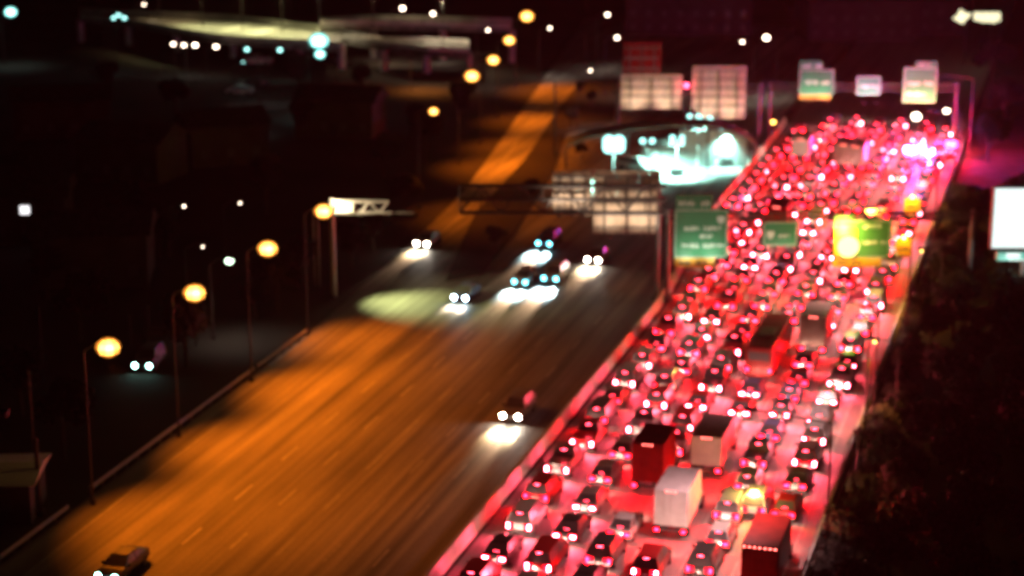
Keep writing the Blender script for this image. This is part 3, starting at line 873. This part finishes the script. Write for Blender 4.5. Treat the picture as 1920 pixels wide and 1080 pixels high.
def guide_sign(x0, x1, y0, y1, Y, label, tab=None, strip_=None, rows=(), face=None, shield=None, light=None):
    a = PY(x0, y1, Y); b = PY(x1, y0, Y); W_, H_ = b.x - a.x, b.z - a.z
    sx = W_ / (x1 - x0); sz = H_ / (y1 - y0)
    t = thing('guide_sign', label, 'road sign', (a.x, Y, a.z))
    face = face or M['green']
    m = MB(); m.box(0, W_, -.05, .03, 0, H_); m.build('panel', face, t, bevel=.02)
    m = MB()
    for q in ((.08, W_ - .08, .08, .16), (.08, W_ - .08, H_ - .16, H_ - .08), (.08, .16, .16, H_ - .16), (W_ - .16, W_ - .08, .16, H_ - .16)):
        m.box(q[0], q[1], -.062, -.05, q[2], q[3])
    m.build('border', M['legend'], t)
    if tab:
        m = MB(); u0, u1, h_ = tab; m.box((u0 - x0) * sx, (u1 - x0) * sx, -.05, .03, H_ + .01, H_ + h_ * sz); m.build('exit_tab', face, t, bevel=.02)
        legend(t, (u0 - x0) * sx + .3, (u1 - x0) * sx - .2, H_ + .25, h_ * sz * .45, (4, 3))
    if strip_:
        u0, u1, h_ = strip_; m = MB(); m.box((u0 - x0) * sx, (u1 - x0) * sx, -.06, .035, -h_ * sz, -.005); m.build('exit_strip', M['yellow'], t)
        legend(t, (u0 - x0) * sx + .5, (u1 - x0) * sx - .4, -h_ * sz * .75, h_ * sz * .5, (4, 4), M['dark'])
    for (u, v_, h_, words, u1) in rows:
        legend(t, (u - x0) * sx, (u1 - x0) * sx, (y1 - v_) * sz, h_ * sz, words)
    if shield:
        u, v_, r_ = shield; cx, cz, rr = (u - x0) * sx, (y1 - v_) * sz, r_ * sx
        m = MB()
        pts = [(-.9, .75), (-.5, 1), (0, .85), (.5, 1), (.9, .75), (.95, 0), (.5, -.7), (0, -1), (-.5, -.7), (-.95, 0)]
        m.loft([[(cx + p[0] * rr, -.075, cz + p[1] * rr) for p in pts], [(cx + p[0] * rr, -.052, cz + p[1] * rr) for p in pts]])
        m.build('route_shield', M['legend'], t)
    if light:
        col, pw = light
        for k in range(2):
            fx = W_ * (.25 + .5 * k)
            fm = MB(); fm.box(fx - .2, fx + .2, -2.1, -1.9, -.9, -.75); fm.tube((fx, -1.95, -.85), (fx, 0, -.85), .03, .03, 5)
            fm.build('sign_light', M['dark'], t)
            lamp_light('SPOT', t, (fx, -2.0, -.6), col, pw, .15, (0, 2.0, H_ / 2 + .9), 130, .8)
    return t
guide_sign(1263, 1366, 392, 484, YN - .3, "large green guide sign at the left of the near gantry, three rows of lettering",
           tab=(1265, 1334, 27), strip_=(1265, 1342, 17), rows=[(1282, 432, 9, (5, 6), 1354), (1312, 446, 8, (5,), 1345), (1278, 464, 9, (6, 7), 1358)], shield=(1352, 412, 8), light=((.9, 1, .8), 420))
guide_sign(1429, 1496, 415, 462, YN - .3, "small green sign hanging alone in the middle of the near gantry",
           rows=[(1460, 445, 7, (5,), 1488)], shield=(1444, 440, 8), light=((1, .8, .6), 110))
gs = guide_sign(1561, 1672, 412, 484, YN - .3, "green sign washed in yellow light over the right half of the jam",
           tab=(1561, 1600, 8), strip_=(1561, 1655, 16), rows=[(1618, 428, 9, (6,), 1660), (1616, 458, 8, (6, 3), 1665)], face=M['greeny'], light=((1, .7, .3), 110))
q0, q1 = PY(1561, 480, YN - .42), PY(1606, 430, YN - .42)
m = MB(); m.box(.1, q1.x - q0.x, -.20, -.07, q0.z - gs.location.z, q1.z - gs.location.z); m.build('yellow_wash_panel', M['yellow'], gs, bevel=.02)  # yellow lamp wash on the sign's left half, painted as a panel
a = PY(1590, 462, YN - 2.2)
fl = thing('sign_floodlight', "yellow floodlight glaring in front of the yellow washed sign", 'floodlight', a)
m = MB(); m.tube((0, -.1, 0), (0, .25, 0), 1.15, .6, 14); m.build('housing', M['yellow'], fl)
m = MB(); m.tube((0, -.14, 0), (0, -.1, 0), 1.1, 1.1, 14); m.build('lens', emit("yellow_flood", (1, .95, .25), 3.2), fl)
m = MB(); m.box(-.05, .05, .2, 1.9, -.05, .05); m.build('bracket', M['dark'], fl)
lamp_light('POINT', fl, (-.1, .9, 1.1), (1, .60, .11), 3200, .3)
guide_sign(1497, 1565, 130, 178, YF - .4, "far left green guide sign with a yellow bottom strip", tab=(1497, 1541, 16), strip_=(1499, 1560, 9),
           rows=[(1508, 158, 8, (5, 4), 1555)], light=((.7, 1, .6), 420))
guide_sign(1604, 1652, 143, 178, YF - .4, "small pale green sign in the middle of the far gantry", rows=[(1614, 166, 9, (6,), 1646)], light=((1, 1, .95), 420))
guide_sign(1691, 1758, 126, 192, YF - .4, "far right sign washed pale yellow above the large white lamp", tab=(1714, 1757, 11), rows=[(1700, 160, 8, (5, 4), 1750), (1700, 180, 8, (7,), 1750)], light=((.95, .85, .3), 1500))
# orange construction signs on the right shoulder
for (x, y, lab) in [(1708, 420, "orange lit square work sign right of the yellow washed sign"), (1692, 500, "small orange work sign below the other one at the right shoulder")]:
    p = P(x, y)
    t = thing('work_sign', lab, 'road sign', (p.x, p.y, 0))
    m = MB(); m.box(-.95, .95, -.04, .02, 1.2, 3.2); m.build('panel', M['yellow'], t, bevel=.02)
    m = MB(); m.box(-.6, .6, -.055, -.042, 1.9, 2.2); m.build('legend', M['dark'], t)
    m = MB(); m.tube((-.6, .05, 0), (-.6, .05, 3.1), .05); m.tube((.6, .05, 0), (.6, .05, 3.1), .05); m.build('post', M['steel'], t)
    m = MB(); m.box(-.1, .1, -.15, -.05, 3.2, 3.4); m.build('warning_lamp', E_AMBER, t)
    lamp_light('POINT', t, (0, -1.4, 3.4), (1, .5, .1), 350, .1)

# lit cantilever sign frame on the left
YC = P(622, 556).y
a = PY(622, 375, YC); x0 = a.x
t = thing('cantilever_sign_frame', "cantilever truss with pale lit frame beside the bright sodium lamp", 'sign gantry', (x0, YC, 0))
zt, zb_ = PY(622, 378, YC).z, PY(622, 399, YC).z
xe = PY(735, 400, YC).x - x0
m = MB(); m.tube((0, 0, 0), (0, 0, zt + .4), .33, .26, 12); m.build('column', M['rail'], t)
for z, e in ((zt, xe * .95), (zb_, xe)):
    m = MB(); m.tube((0, 0, z), (e, 0, z), .22, .16, 8); m.build('chord', M['rail'], t)
n = 6
for i in range(n):
    m = MB(); p0, p1 = i * xe / n * .95, (i + 1) * xe / n * .95
    m.tube((p0, 0, zt if i % 2 == 0 else zb_), (p1, 0, zb_ if i % 2 == 0 else zt), .13, .1, 6); m.build('brace', M['rail'], t)
m = MB(); m.tube((xe + .6, 0, zb_), (xe + 2.2, 0, zb_), .1, .06, 6); m.tube((xe, 0, zb_), (xe + .6, 0, zb_), .04, .04, 5); m.build('tip', M['rail'], t)
m = MB(); m.box(.5, xe * .36, -.35, -.3, zb_ + .1, zt - .1); m.build('walkway_panel', M['plate'], t)
lamp_light('SPOT', t, (-.6, -1.8, zt + .2), (1, .85, .45), 3600, .2, (4, 2.0, -.5), 100, .8)
lamp_light('SPOT', t, (3.0, -.6, zb_ - .2), (.88, 1, .38), 15000, .3, (6.0, -2.5, -9), 74, 1.0)
m = MB(); m.box(2.8, 3.2, -.8, -.4, zb_ - .16, zb_ - .02); m.build('road_floodlight', M['dark'], t)
for (xx) in (587, 596):
    p = PY(xx, 395, YC + 4)
    m = MB(); h_ = p.z; m.tube((0, 0, 0), (0, 0, h_), .09, .07, 6)
    q = m.build('slim_pole', M['rail']); q.location = (p.x, YC + 4, 0)
    tag(q, "left one of two slim poles beside the sodium lamp" if xx == 587 else "right one of two slim poles beside the sodium lamp", 'pole')

# bare poles in the dark on the left and far right
for (x, yf, yt, r, lab) in [(82, 715, 575, .06, "tall thin pole at the far left, behind another one"), (68, 910, 695, .09, "thin pole near the left edge beside the pale roof"),
                            (76, 965, 822, .22, "thick short pole right of the pale roof at the left edge"), (248, 690, 590, .07, "thin pole right of the first sodium lamp"),
                            (279, 632, 573, .14, "short pale pole above the dark horizontal board"), (385, 622, 572, .16, "short pale pole right of the second sodium lamp"),
                            (395, 605, 500, .06, "slim pole leading up to the greenish lamp"), (1605, 905, 800, .09, "thin dark pole against the dark trees on the right"),
                            (1600, 1085, 995, .09, "thin pale pole at the bottom of the dark trees"), (1622, 800, 640, .13, "dark pole against the orange lit shrubs on the right"),
                            (1097, 130, 65, .10, "thin distant pole above the dim pinkish lamp"), (1425, 272, 150, .14, "pole at the right end of the tan sign backs"),
                            (1040, 292, 150, .2, "pole at the top of the orange ramp"), (453, 44, -20, .35, "broad distant column above the olive overpass"),
                            (545, 52, -20, .16, "thin distant column above the olive overpass"), (707, 95, 45, .12, "thin pole on the narrow cream bridge"), (825, 80, 40, .12, "thin pole under the right small lamp")]:
    f = P(x, yf); tp = PY(x, yt, f.y)
    m = MB(); m.tube((0, 0, 0), (0, 0, tp.z), r, r * .7, 8); m.tube((0, 0, 0), (0, 0, .4), r * 1.7, r * 1.7, 8)
    o = m.build('bare_pole', M['pole']); o.location = f
    tag(o, lab, 'pole')

# horizontal board with parked car lamps below it, left
p = P(322, 650)
t = thing('long_board', "dark horizontal board on posts above a parked car with teal lights", 'sign', (p.x, p.y, 0))
m = MB(); m.box(-2.6, 2.6, -.05, .05, 1.1, 1.8); m.build('panel', M['steel'], t)
for s_ in (-2.3, 2.3):
    m = MB(); m.box(s_ - .07, s_ + .07, .05, .15, 0, 1.8); m.build('post', M['steel'], t)
p = P(281, 685)
make_vehicle('suv', PAINTS['grey'], (p.x, p.y, .005), math.pi - .1, "parked car with teal headlights in the dark, right of the first sodium lamp", 'car', None, tail=M['lens'], head=emit("headlamp_teal", (.45, 1, .88), 22))
for (x, y, rz, pk, k, lab) in [(450, 176, 1.5, 'white', 'sedan', "faintly lit pale car in the dark left field"), (481, 160, .8, 'silver', 'sedan', "faint silver car just above the pale one"), (484, 120, 1.4, 'white', 'pickup', "faint pickup below the overpass lamp row")]:
    p = P(x, y)
    make_vehicle(k, PAINTS[pk], (p.x, p.y, .005), rz, lab, 'car', "parked cars in the dark field", tail=M['lens'], head=M['lensw'])
for (x, y, pw) in [(455, 168, 500), (484, 117, 500)]:
    p = P(x, y, 7)
    t = thing('yard_light', "small yard light over the pale parked cars" if x == 455 else "small yard light over the far pickup", 'lamp', (p.x, p.y, 0))
    m = MB(); m.tube((0, 0, 0), (0, 0, 7), .07, .05, 6); m.build('pole', M['dark'], t)
    m = MB(); m.box(-.2, .2, -.1, .1, 7, 7.15); m.build('lamp_head', M['dark'], t)
    lamp_light('SPOT', t, (0, 0, 6.9), (1, .95, .95), pw, .1, (0, 0, -1), 90, .6)

# ------------------------------------------------------------------ floodlit work zone (cyan)
def light_tower(x, y, h, label, n, pw, aim, glass=.5):
    p = P(x, y)
    t = thing('light_tower', label, 'floodlight', (p.x, p.y, 0), 0, "cyan floodlight towers in the work zone")
    m = MB(); m.tube((0, 0, 0), (0, 0, h), .12, .07, 8); m.build('mast', M['dark'], t)
    m = MB(); m.box(-.9, .9, -.7, .7, .3, 1.3); m.build('generator', M['steel'], t, bevel=.05)
    for k in range(n):
        xx, zz = (k % 2 - .5) * 1.3 if n > 1 else 0, h + .75 * (k // 2)
        m = MB(); m.tube((xx, -.06, zz), (xx, .3, zz), glass * 1.05, glass * .5, 10); m.build('lamp_housing', M['dark'], t)
        m = MB(); m.tube((xx, -.12, zz), (xx, -.065, zz), glass, glass, 12); m.build('lamp_glass', E_CYAN, t)
    lamp_light('SPOT', t, (0, -.7, h), (.40, 1, .84), pw * .6, .4, aim, 120, 1.0)
light_tower(1150, 345, 5.0, "floodlight tower at the left, making its own round glow", 4, 60000, (0, -.5, -6), .85)
light_tower(1213, 318, 4.0, "small floodlight tower left of centre in the cyan glare", 2, 30000, (2, -1, -5), .4)
light_tower(1268, 330, 4.5, "floodlight tower at the bottom of the cyan glare", 4, 70000, (0, 1, -6), .38)
light_tower(1320, 298, 5.0, "tallest floodlight tower in the middle of the cyan glare", 4, 90000, (0, 0, -6), .42)
light_tower(1362, 312, 4.5, "floodlight tower at the right end of the cyan glare", 4, 60000, (-1, 0, -6), .38)
light_tower(1300, 268, 4.0, "floodlight tower at the upper edge of the cyan glare", 2, 30000, (0, 0, -6), .35)
for i, (x, y, rz) in enumerate([(1240, 300, .3), (1300, 268, -.2), (1352, 292, -.3), (1190, 318, 1.2)]):
    p = P(x, y)
    make_vehicle(['pickup', 'suv', 'pickup', 'minivan'][i], PAINTS['white'], (p.x, p.y, .012), RZJ + math.pi + rz,
                 ["white pickup in the left of the cyan work zone", "white SUV at the top of the cyan work zone", "white pickup at the right of the cyan work zone", "white van between the two cyan glows"][i], 'truck', None, tail=M['lens'], head=E_CYAN)

Yc = P(1290, 322).y
t = thing('curved_canopy', "pale curved canopy arching over the cyan floodlit work zone", 'canopy', (0, Yc, 0))
arc = [(1062, 268), (1110, 250), (1180, 238), (1260, 230), (1330, 230), (1380, 242), (1412, 262), (1430, 292)]
m = MB(); rings = []
for (x, y) in arc:
    q = PY(x, y, Yc)
    rings.append([(q.x, -.5, q.z - .5), (q.x, 3.5, q.z - .2), (q.x, 3.5, q.z), (q.x, -.5, q.z - .25)])
m.loft(rings); m.build('canopy_roof', bsdf("canopy_sheet", (.35, .36, .33), .6, noise=(.4, .3)), t)
for (u0, u1) in ((1205, 1240), (1241, 1276), (1277, 1312), (1313, 1348), (1349, 1384), (1385, 1406)):
    q, q2 = PY(u0, 260, Yc), PY(u1, 260, Yc)
    m = MB(); m.box(q.x + .02, q2.x - .02, 3.0, 3.08, 0, PY(u0, 252 if u0 > 1260 else 285, Yc).z); m.build('added_wall_panel', M['truckw'], t)  # white panels added to catch the floodlight as one broad glow
for (x, y) in (arc[0], arc[2], arc[4], arc[6]):
    q = PY(x, y, Yc); m = MB(); m.tube((q.x, 1.5, 0), (q.x, 1.5, q.z - .3), .14, .12, 8); m.build('column', M['dark'], t)
# red beacon between the far sign backs
a = PY(1287, 160, YF - .2)
t = thing('red_signal', "red light glowing between the two far tan sign backs", 'signal', (a.x, a.y, 0))
m = MB(); m.tube((0, 0, 0), (0, 0, a.z - .5), .09, .07, 6); m.build('pole', M['dark'], t)
m = MB(); m.box(-.45, .45, -.1, .25, a.z - .5, a.z + .5); m.build('housing', M['dark'], t, bevel=.05)
m = MB(); m.tube((0, -.2, a.z), (0, -.101, a.z), .36, .36, 12); m.build('lens', emit("signal_red", (1, .06, .14), 14), t)
lamp_light('POINT', t, (0, -.6, a.z), (1, .05, .12), 300, .2)

# ------------------------------------------------------------------ billboards
p = P(1895, 585); Yb = p.y
a = PY(1859, 465, Yb); b = PY(1990, 353, Yb)
t = thing('billboard', "big white glowing screen billboard cut by the right edge", 'billboard', (a.x, Yb, 0))
W_ = b.x - a.x
m = MB(); m.box(-.15, W_ + .15, .02, .6, a.z - .15, b.z + .15); m.build('frame', M['dark'], t)
m = MB(); m.box(0, W_, -.02, .015, a.z, b.z); m.build('screen', emit("screen_white", (.88, 1, .97), 1.15), t)
c = PY(1859, 487, Yb)
m = MB(); m.box(0.4, W_, -.9, -.1, c.z + .15, a.z - .3); m.build('apron', bsdf("apron_teal", (.14, .42, .33), .5), t)
m = MB(); m.box(1.3, 2.7, -.96, -.905, c.z + .45, c.z + .95); m.box(1.6, W_, -.96, -.905, c.z + .18, c.z + .3); m.build('name_plate', M['plate'], t)
m = MB(); m.tube((W_ * .55, .4, 0), (W_ * .55, .4, a.z), .5, .5, 12); m.build('column', M['steel'], t)
lamp_light('SPOT', t, (W_ * .3, -3, c.z - .6), (.8, 1, .95), 500, .2, (0, 2, 1), 120, .7)

p = P(1830, 120); Yb = p.y
t0_ = PY(1788, 45, Yb)
t = thing('lit_shop_sign', "pale yellow glowing sign, a pointed emblem and lettering, top right", 'sign', (t0_.x, Yb, 0))
E_YS = emit("channel_letter_yellow", (1, .93, .58), 1.5)
def pxpoly(m, pts, d=.25):
    q = [PY(x, y, Yb) for x, y in pts]
    m.loft([[(v.x - t0_.x, -d, v.z) for v in q], [(v.x - t0_.x, 0, v.z) for v in q]])
m = MB(); pxpoly(m, [(1786, 35), (1796, 27), (1799, 18), (1803, 18), (1809, 24), (1820, 25), (1818, 31), (1810, 37), (1806, 44), (1800, 43), (1794, 39)]); m.build('emblem', E_YS, t)
lx = [(1826, 1836), (1837.5, 1846), (1847.5, 1857), (1858.5, 1867), (1868.5, 1875)]
for i, (u0, u1) in enumerate(lx):
    m = MB(); yb_ = [39, 42, 42, 43, 40][i]; pxpoly(m, [(u0, 23), (u1, 23), (u1, yb_), (u0, yb_ - 1)]); m.build('letter', E_YS, t)
zz = PY(1800, 46, Yb).z
m = MB(); m.box(-.3, PY(1876, 45, Yb).x - t0_.x, .02, .3, PY(1800, 32, Yb).z, PY(1800, 28, Yb).z); m.build('rail', M['dark'], t)
for xx in (1812, 1860):
    q = PY(xx, 46, Yb).x - t0_.x
    m = MB(); m.tube((q, .3, 0), (q, .3, zz + 1), .15, .15, 8); m.build('post', M['dark'], t)

# lit window on a small building, left edge, and pale roof at the bottom left
def house(x, y, w_, d_, h_, rz, label, wallm=None, roofm=None, roof=2.0, lit=None):
    p = P(x, y)
    t = thing('house', label, 'building', (p.x, p.y, 0), rz)
    m = MB(); m.box(-w_ / 2, w_ / 2, -d_ / 2, d_ / 2, 0, h_); m.build('wall', wallm or M['wall'], t)
    m = MB()
    e = .5
    m.loft([[(-w_ / 2 - e, -d_ / 2 - e, h_), (-w_ / 2 - e, d_ / 2 + e, h_), (-w_ / 2 - e, 0, h_ + roof)], [(w_ / 2 + e, -d_ / 2 - e, h_), (w_ / 2 + e, d_ / 2 + e, h_), (w_ / 2 + e, 0, h_ + roof)]])
    m.build('roof', roofm or M['roofm'], t)
    wm = MB(); wm.box(-.5, .5, -.03, .03, -.6, .6); me = wm.mesh('window', M['glass'])
    n = max(2, int(w_ / 3))
    for fl in range(max(1, int(h_ / 3))):
        for i in range(n):
            link('window', me, t, (-w_ / 2 + (i + .5) * w_ / n, -d_ / 2 - .031, 1.7 + fl * 2.9))
    m = MB(); m.box(-.5, .5, -d_ / 2 - .05, -d_ / 2 - .003, 0, 2.1); m.build('door', M['dark'], t)
    if lit:
        m = MB(); m.box(-.55, .55, -d_ / 2 - .07, -d_ / 2 - .065, h_ - 1.9, h_ - .9); m.build('lit_window', emit("window_glow", (1, .96, 1), lit), t)
    return t
house(60, 445, 9, 8, 5.6, .1, "dark house whose one small window glows white at the left edge", lit=1.6)
house(250, 330, 12, 9, 5.5, -.3, "dark house alone in the black left field")
house(120, 250, 14, 9, 5.5, .2, "dark low house under the far left of the overpass")
house(640, 250, 12, 8, 5.5, -.2, "dark house left of the isolated pinkish lamp")
house(420, 300, 11, 8, 5.5, .4, "dark house in the middle of the black left field")
house(180, 520, 12, 9, 5.6, .1, "dark house right of the glowing window")
house(1290, 60, 26, 12, 8, -.1, "wide dark building beyond the far tan sign backs")
house(1600, 70, 22, 12, 8, .1, "wide dark building beyond the far green signs")
house(1720, 60, 16, 10, 7, .1, "dark building left of the yellow glowing sign at the top right")
house(-22, 958, 7.5, 6, 3.2, .05, "low building with a pale flat looking roof at the left edge", M['wall'], M['plate'], .6)
p = P(40, 905, 9)
t = thing('yard_light', "yard light shining on the pale roof at the left edge", 'lamp', (p.x - 3, p.y, 0))
m = MB(); m.tube((0, 0, 0), (0, 0, 9), .07, .05, 6); m.build('pole', M['dark'], t)
m = MB(); m.box(-.2, .2, -.1, .1, 9, 9.15); m.build('lamp_head', M['dark'], t)
lamp_light('SPOT', t, (0, 0, 8.9), (.95, 1, .6), 1100, .1, (0, 0, -1), 60, .4)

# ------------------------------------------------------------------ trees and shrubs
def crown_mesh(seed, n, rx, rz_, leaf, mat):
    rnd = random.Random(seed); m = MB()
    lobes = [(Vector((rnd.uniform(-.55, .55) * rx, rnd.uniform(-.55, .55) * rx, rnd.uniform(-.45, .6) * rz_)), rnd.uniform(.38, .6)) for _ in range(9)]
    for _ in range(n):
        c, k = rnd.choice(lobes)
        d = Vector((rnd.gauss(0, 1), rnd.gauss(0, 1), rnd.gauss(0, 1))).normalized() * (rnd.random() ** .4)
        p = c + Vector((d.x * rx * k, d.y * rx * k, d.z * rz_ * k))
        a = Vector((rnd.gauss(0, 1), rnd.gauss(0, 1), rnd.gauss(0, 1))).normalized(); b = a.orthogonal().normalized()
        s_ = leaf * rnd.uniform(.5, 1.3)
        m.face([p - a * s_, p + b * s_ * .5, p + a * s_, p - b * s_ * .5])
    return m.mesh("crown", mat, bevel=-1)
CR = [crown_mesh(i, 1500, 2.9, 2.6, .34, M['leaf']) for i in range(4)]
SH = [crown_mesh(20 + i, 700, 1.5, .9, .2, M['leaf2'] if i != 1 else M['leaf']) for i in range(3)]
def trunk_mesh():
    m = MB(); m.tube((0, 0, 0), (.1, .05, 3.2), .24, .15, 8)
    for k in range(5):
        an = k * 1.3
        m.tube((.1, .05, 2.4 + .2 * k), (math.cos(an) * 1.5, math.sin(an) * 1.5, 4.0 + .25 * k), .09, .03, 5)
    return m.mesh("trunk", M['bark'])
TR = trunk_mesh()
rt = random.Random(4)
def tree(p, s_, label, group):
    t = thing('tree', label, 'tree', (p.x, p.y, 0), rt.uniform(0, 6.28), group)
    t.scale = (s_, s_, s_ * rt.uniform(.9, 1.15))
    link('trunk', TR, t); link('crown', rt.choice(CR), t, (0, 0, 4.6))
    return t
SIZES = ["small", "broad", "tall"]
g_right = "dark trees crowding the right side of the jam"
i = -1
for s in range(-14, 126, 4):
    i += 1
    for k in range(4):
        t = 28.4 + k * 5.0 + rt.uniform(-1.2, 1.2) + (2.6 if 30 < s < 60 else 0)
        p = ST(s + rt.uniform(-2, 2), t)
        if (p - Vector((PY(1900, 560, Yb).x, p.y, 0))).length < 0: continue
        tree(p, rt.uniform(.62, .85) * (1.0 if k else .9), f"dark tree in the {['front', 'second', 'third', 'last'][k]} row right of the jam, {ORD[i]} from the bottom", g_right)
for n_, (x, y) in enumerate(sorted([(700, 470), (660, 500), (560, 540), (520, 580), (480, 600), (760, 400), (720, 330), (800, 300), (300, 480), (150, 640), (40, 780), (120, 860), (350, 690), (560, 260), (860, 230), (330, 220), (30, 350), (500, 400), (230, 430), (780, 250), (680, 180), (560, 170), (200, 180), (90, 560)], key=lambda q: -q[1])):
    tree(P(x, y), rt.uniform(.6, .95), f"dark tree in the unlit land left of the road, {ORD[n_]} from the bottom", "dark trees left of the road")
for n_, (x, y) in enumerate([(930, 470), (1070, 240), (1110, 200), (1000, 380), (1090, 300), (1085, 180)]):
    tree(P(x, y), rt.uniform(.35, .5), ["lowest dark tree, at the tip of the planted gore", "dark gore tree level with the isolated lamp", "dark gore tree left of the left tan sign back", "dark gore tree just left of the dark truss", "dark gore tree left of the floodlit work zone", "farthest dark tree on the gore, beside the ramp top"][n_], "trees on the planted gore")
for n_, (x, y) in enumerate([(1480, 40), (1400, 30), (1660, 40), (1860, 160), (1880, 240), (1850, 310), (1800, 60), (1100, 20)]):
    tree(P(x, y), rt.uniform(.9, 1.2), ["dark tree above the far left green sign", "dark tree above the taller tan sign back", "dark tree above the small pale far sign", "dark tree between the yellow lit sign and the billboard", "dark tree above the white billboard", "dark tree just left of the white billboard", "dark tree left of the yellow glowing letters", "dark tree right of the largest yellow lamp"][n_], "distant trees at the top right")
for k in range(44):
    s = -6 + k * 3.3 + rt.uniform(-.8, .8)
    p = ST(s, 25.2 + rt.uniform(-.6, 1.0))
    t = thing('shrub', f"low shrub in pink light on the right verge, {ORD[k] if k < 36 else ORD[43 - k]}".strip() + (" from the bottom" if k < 36 else " from the far end"), 'shrub', (p.x, p.y, 0), rt.uniform(0, 6), "shrubs along the right shoulder")
    t.scale = [rt.uniform(.7, 1.25)] * 3
    link('foliage', rt.choice(SH), t, (0, 0, .6))
    m = None

# ------------------------------------------------------------------ night haze
hz = bpy.data.materials.new("haze_air"); hz.use_nodes = True
n = hz.node_tree; n.nodes.clear()
o_ = n.nodes.new("ShaderNodeOutputMaterial"); pv = n.nodes.new("ShaderNodeVolumePrincipled")
pv.inputs["Color"].default_value = (.9, .88, .86, 1); pv.inputs["Density"].default_value = .00006; pv.inputs["Anisotropy"].default_value = .55
n.links.new(pv.outputs[0], o_.inputs["Volume"])
m = MB(); m.box(-420, 420, -40, 700, -1, 58)
m.build("haze", hz, kind='stuff')
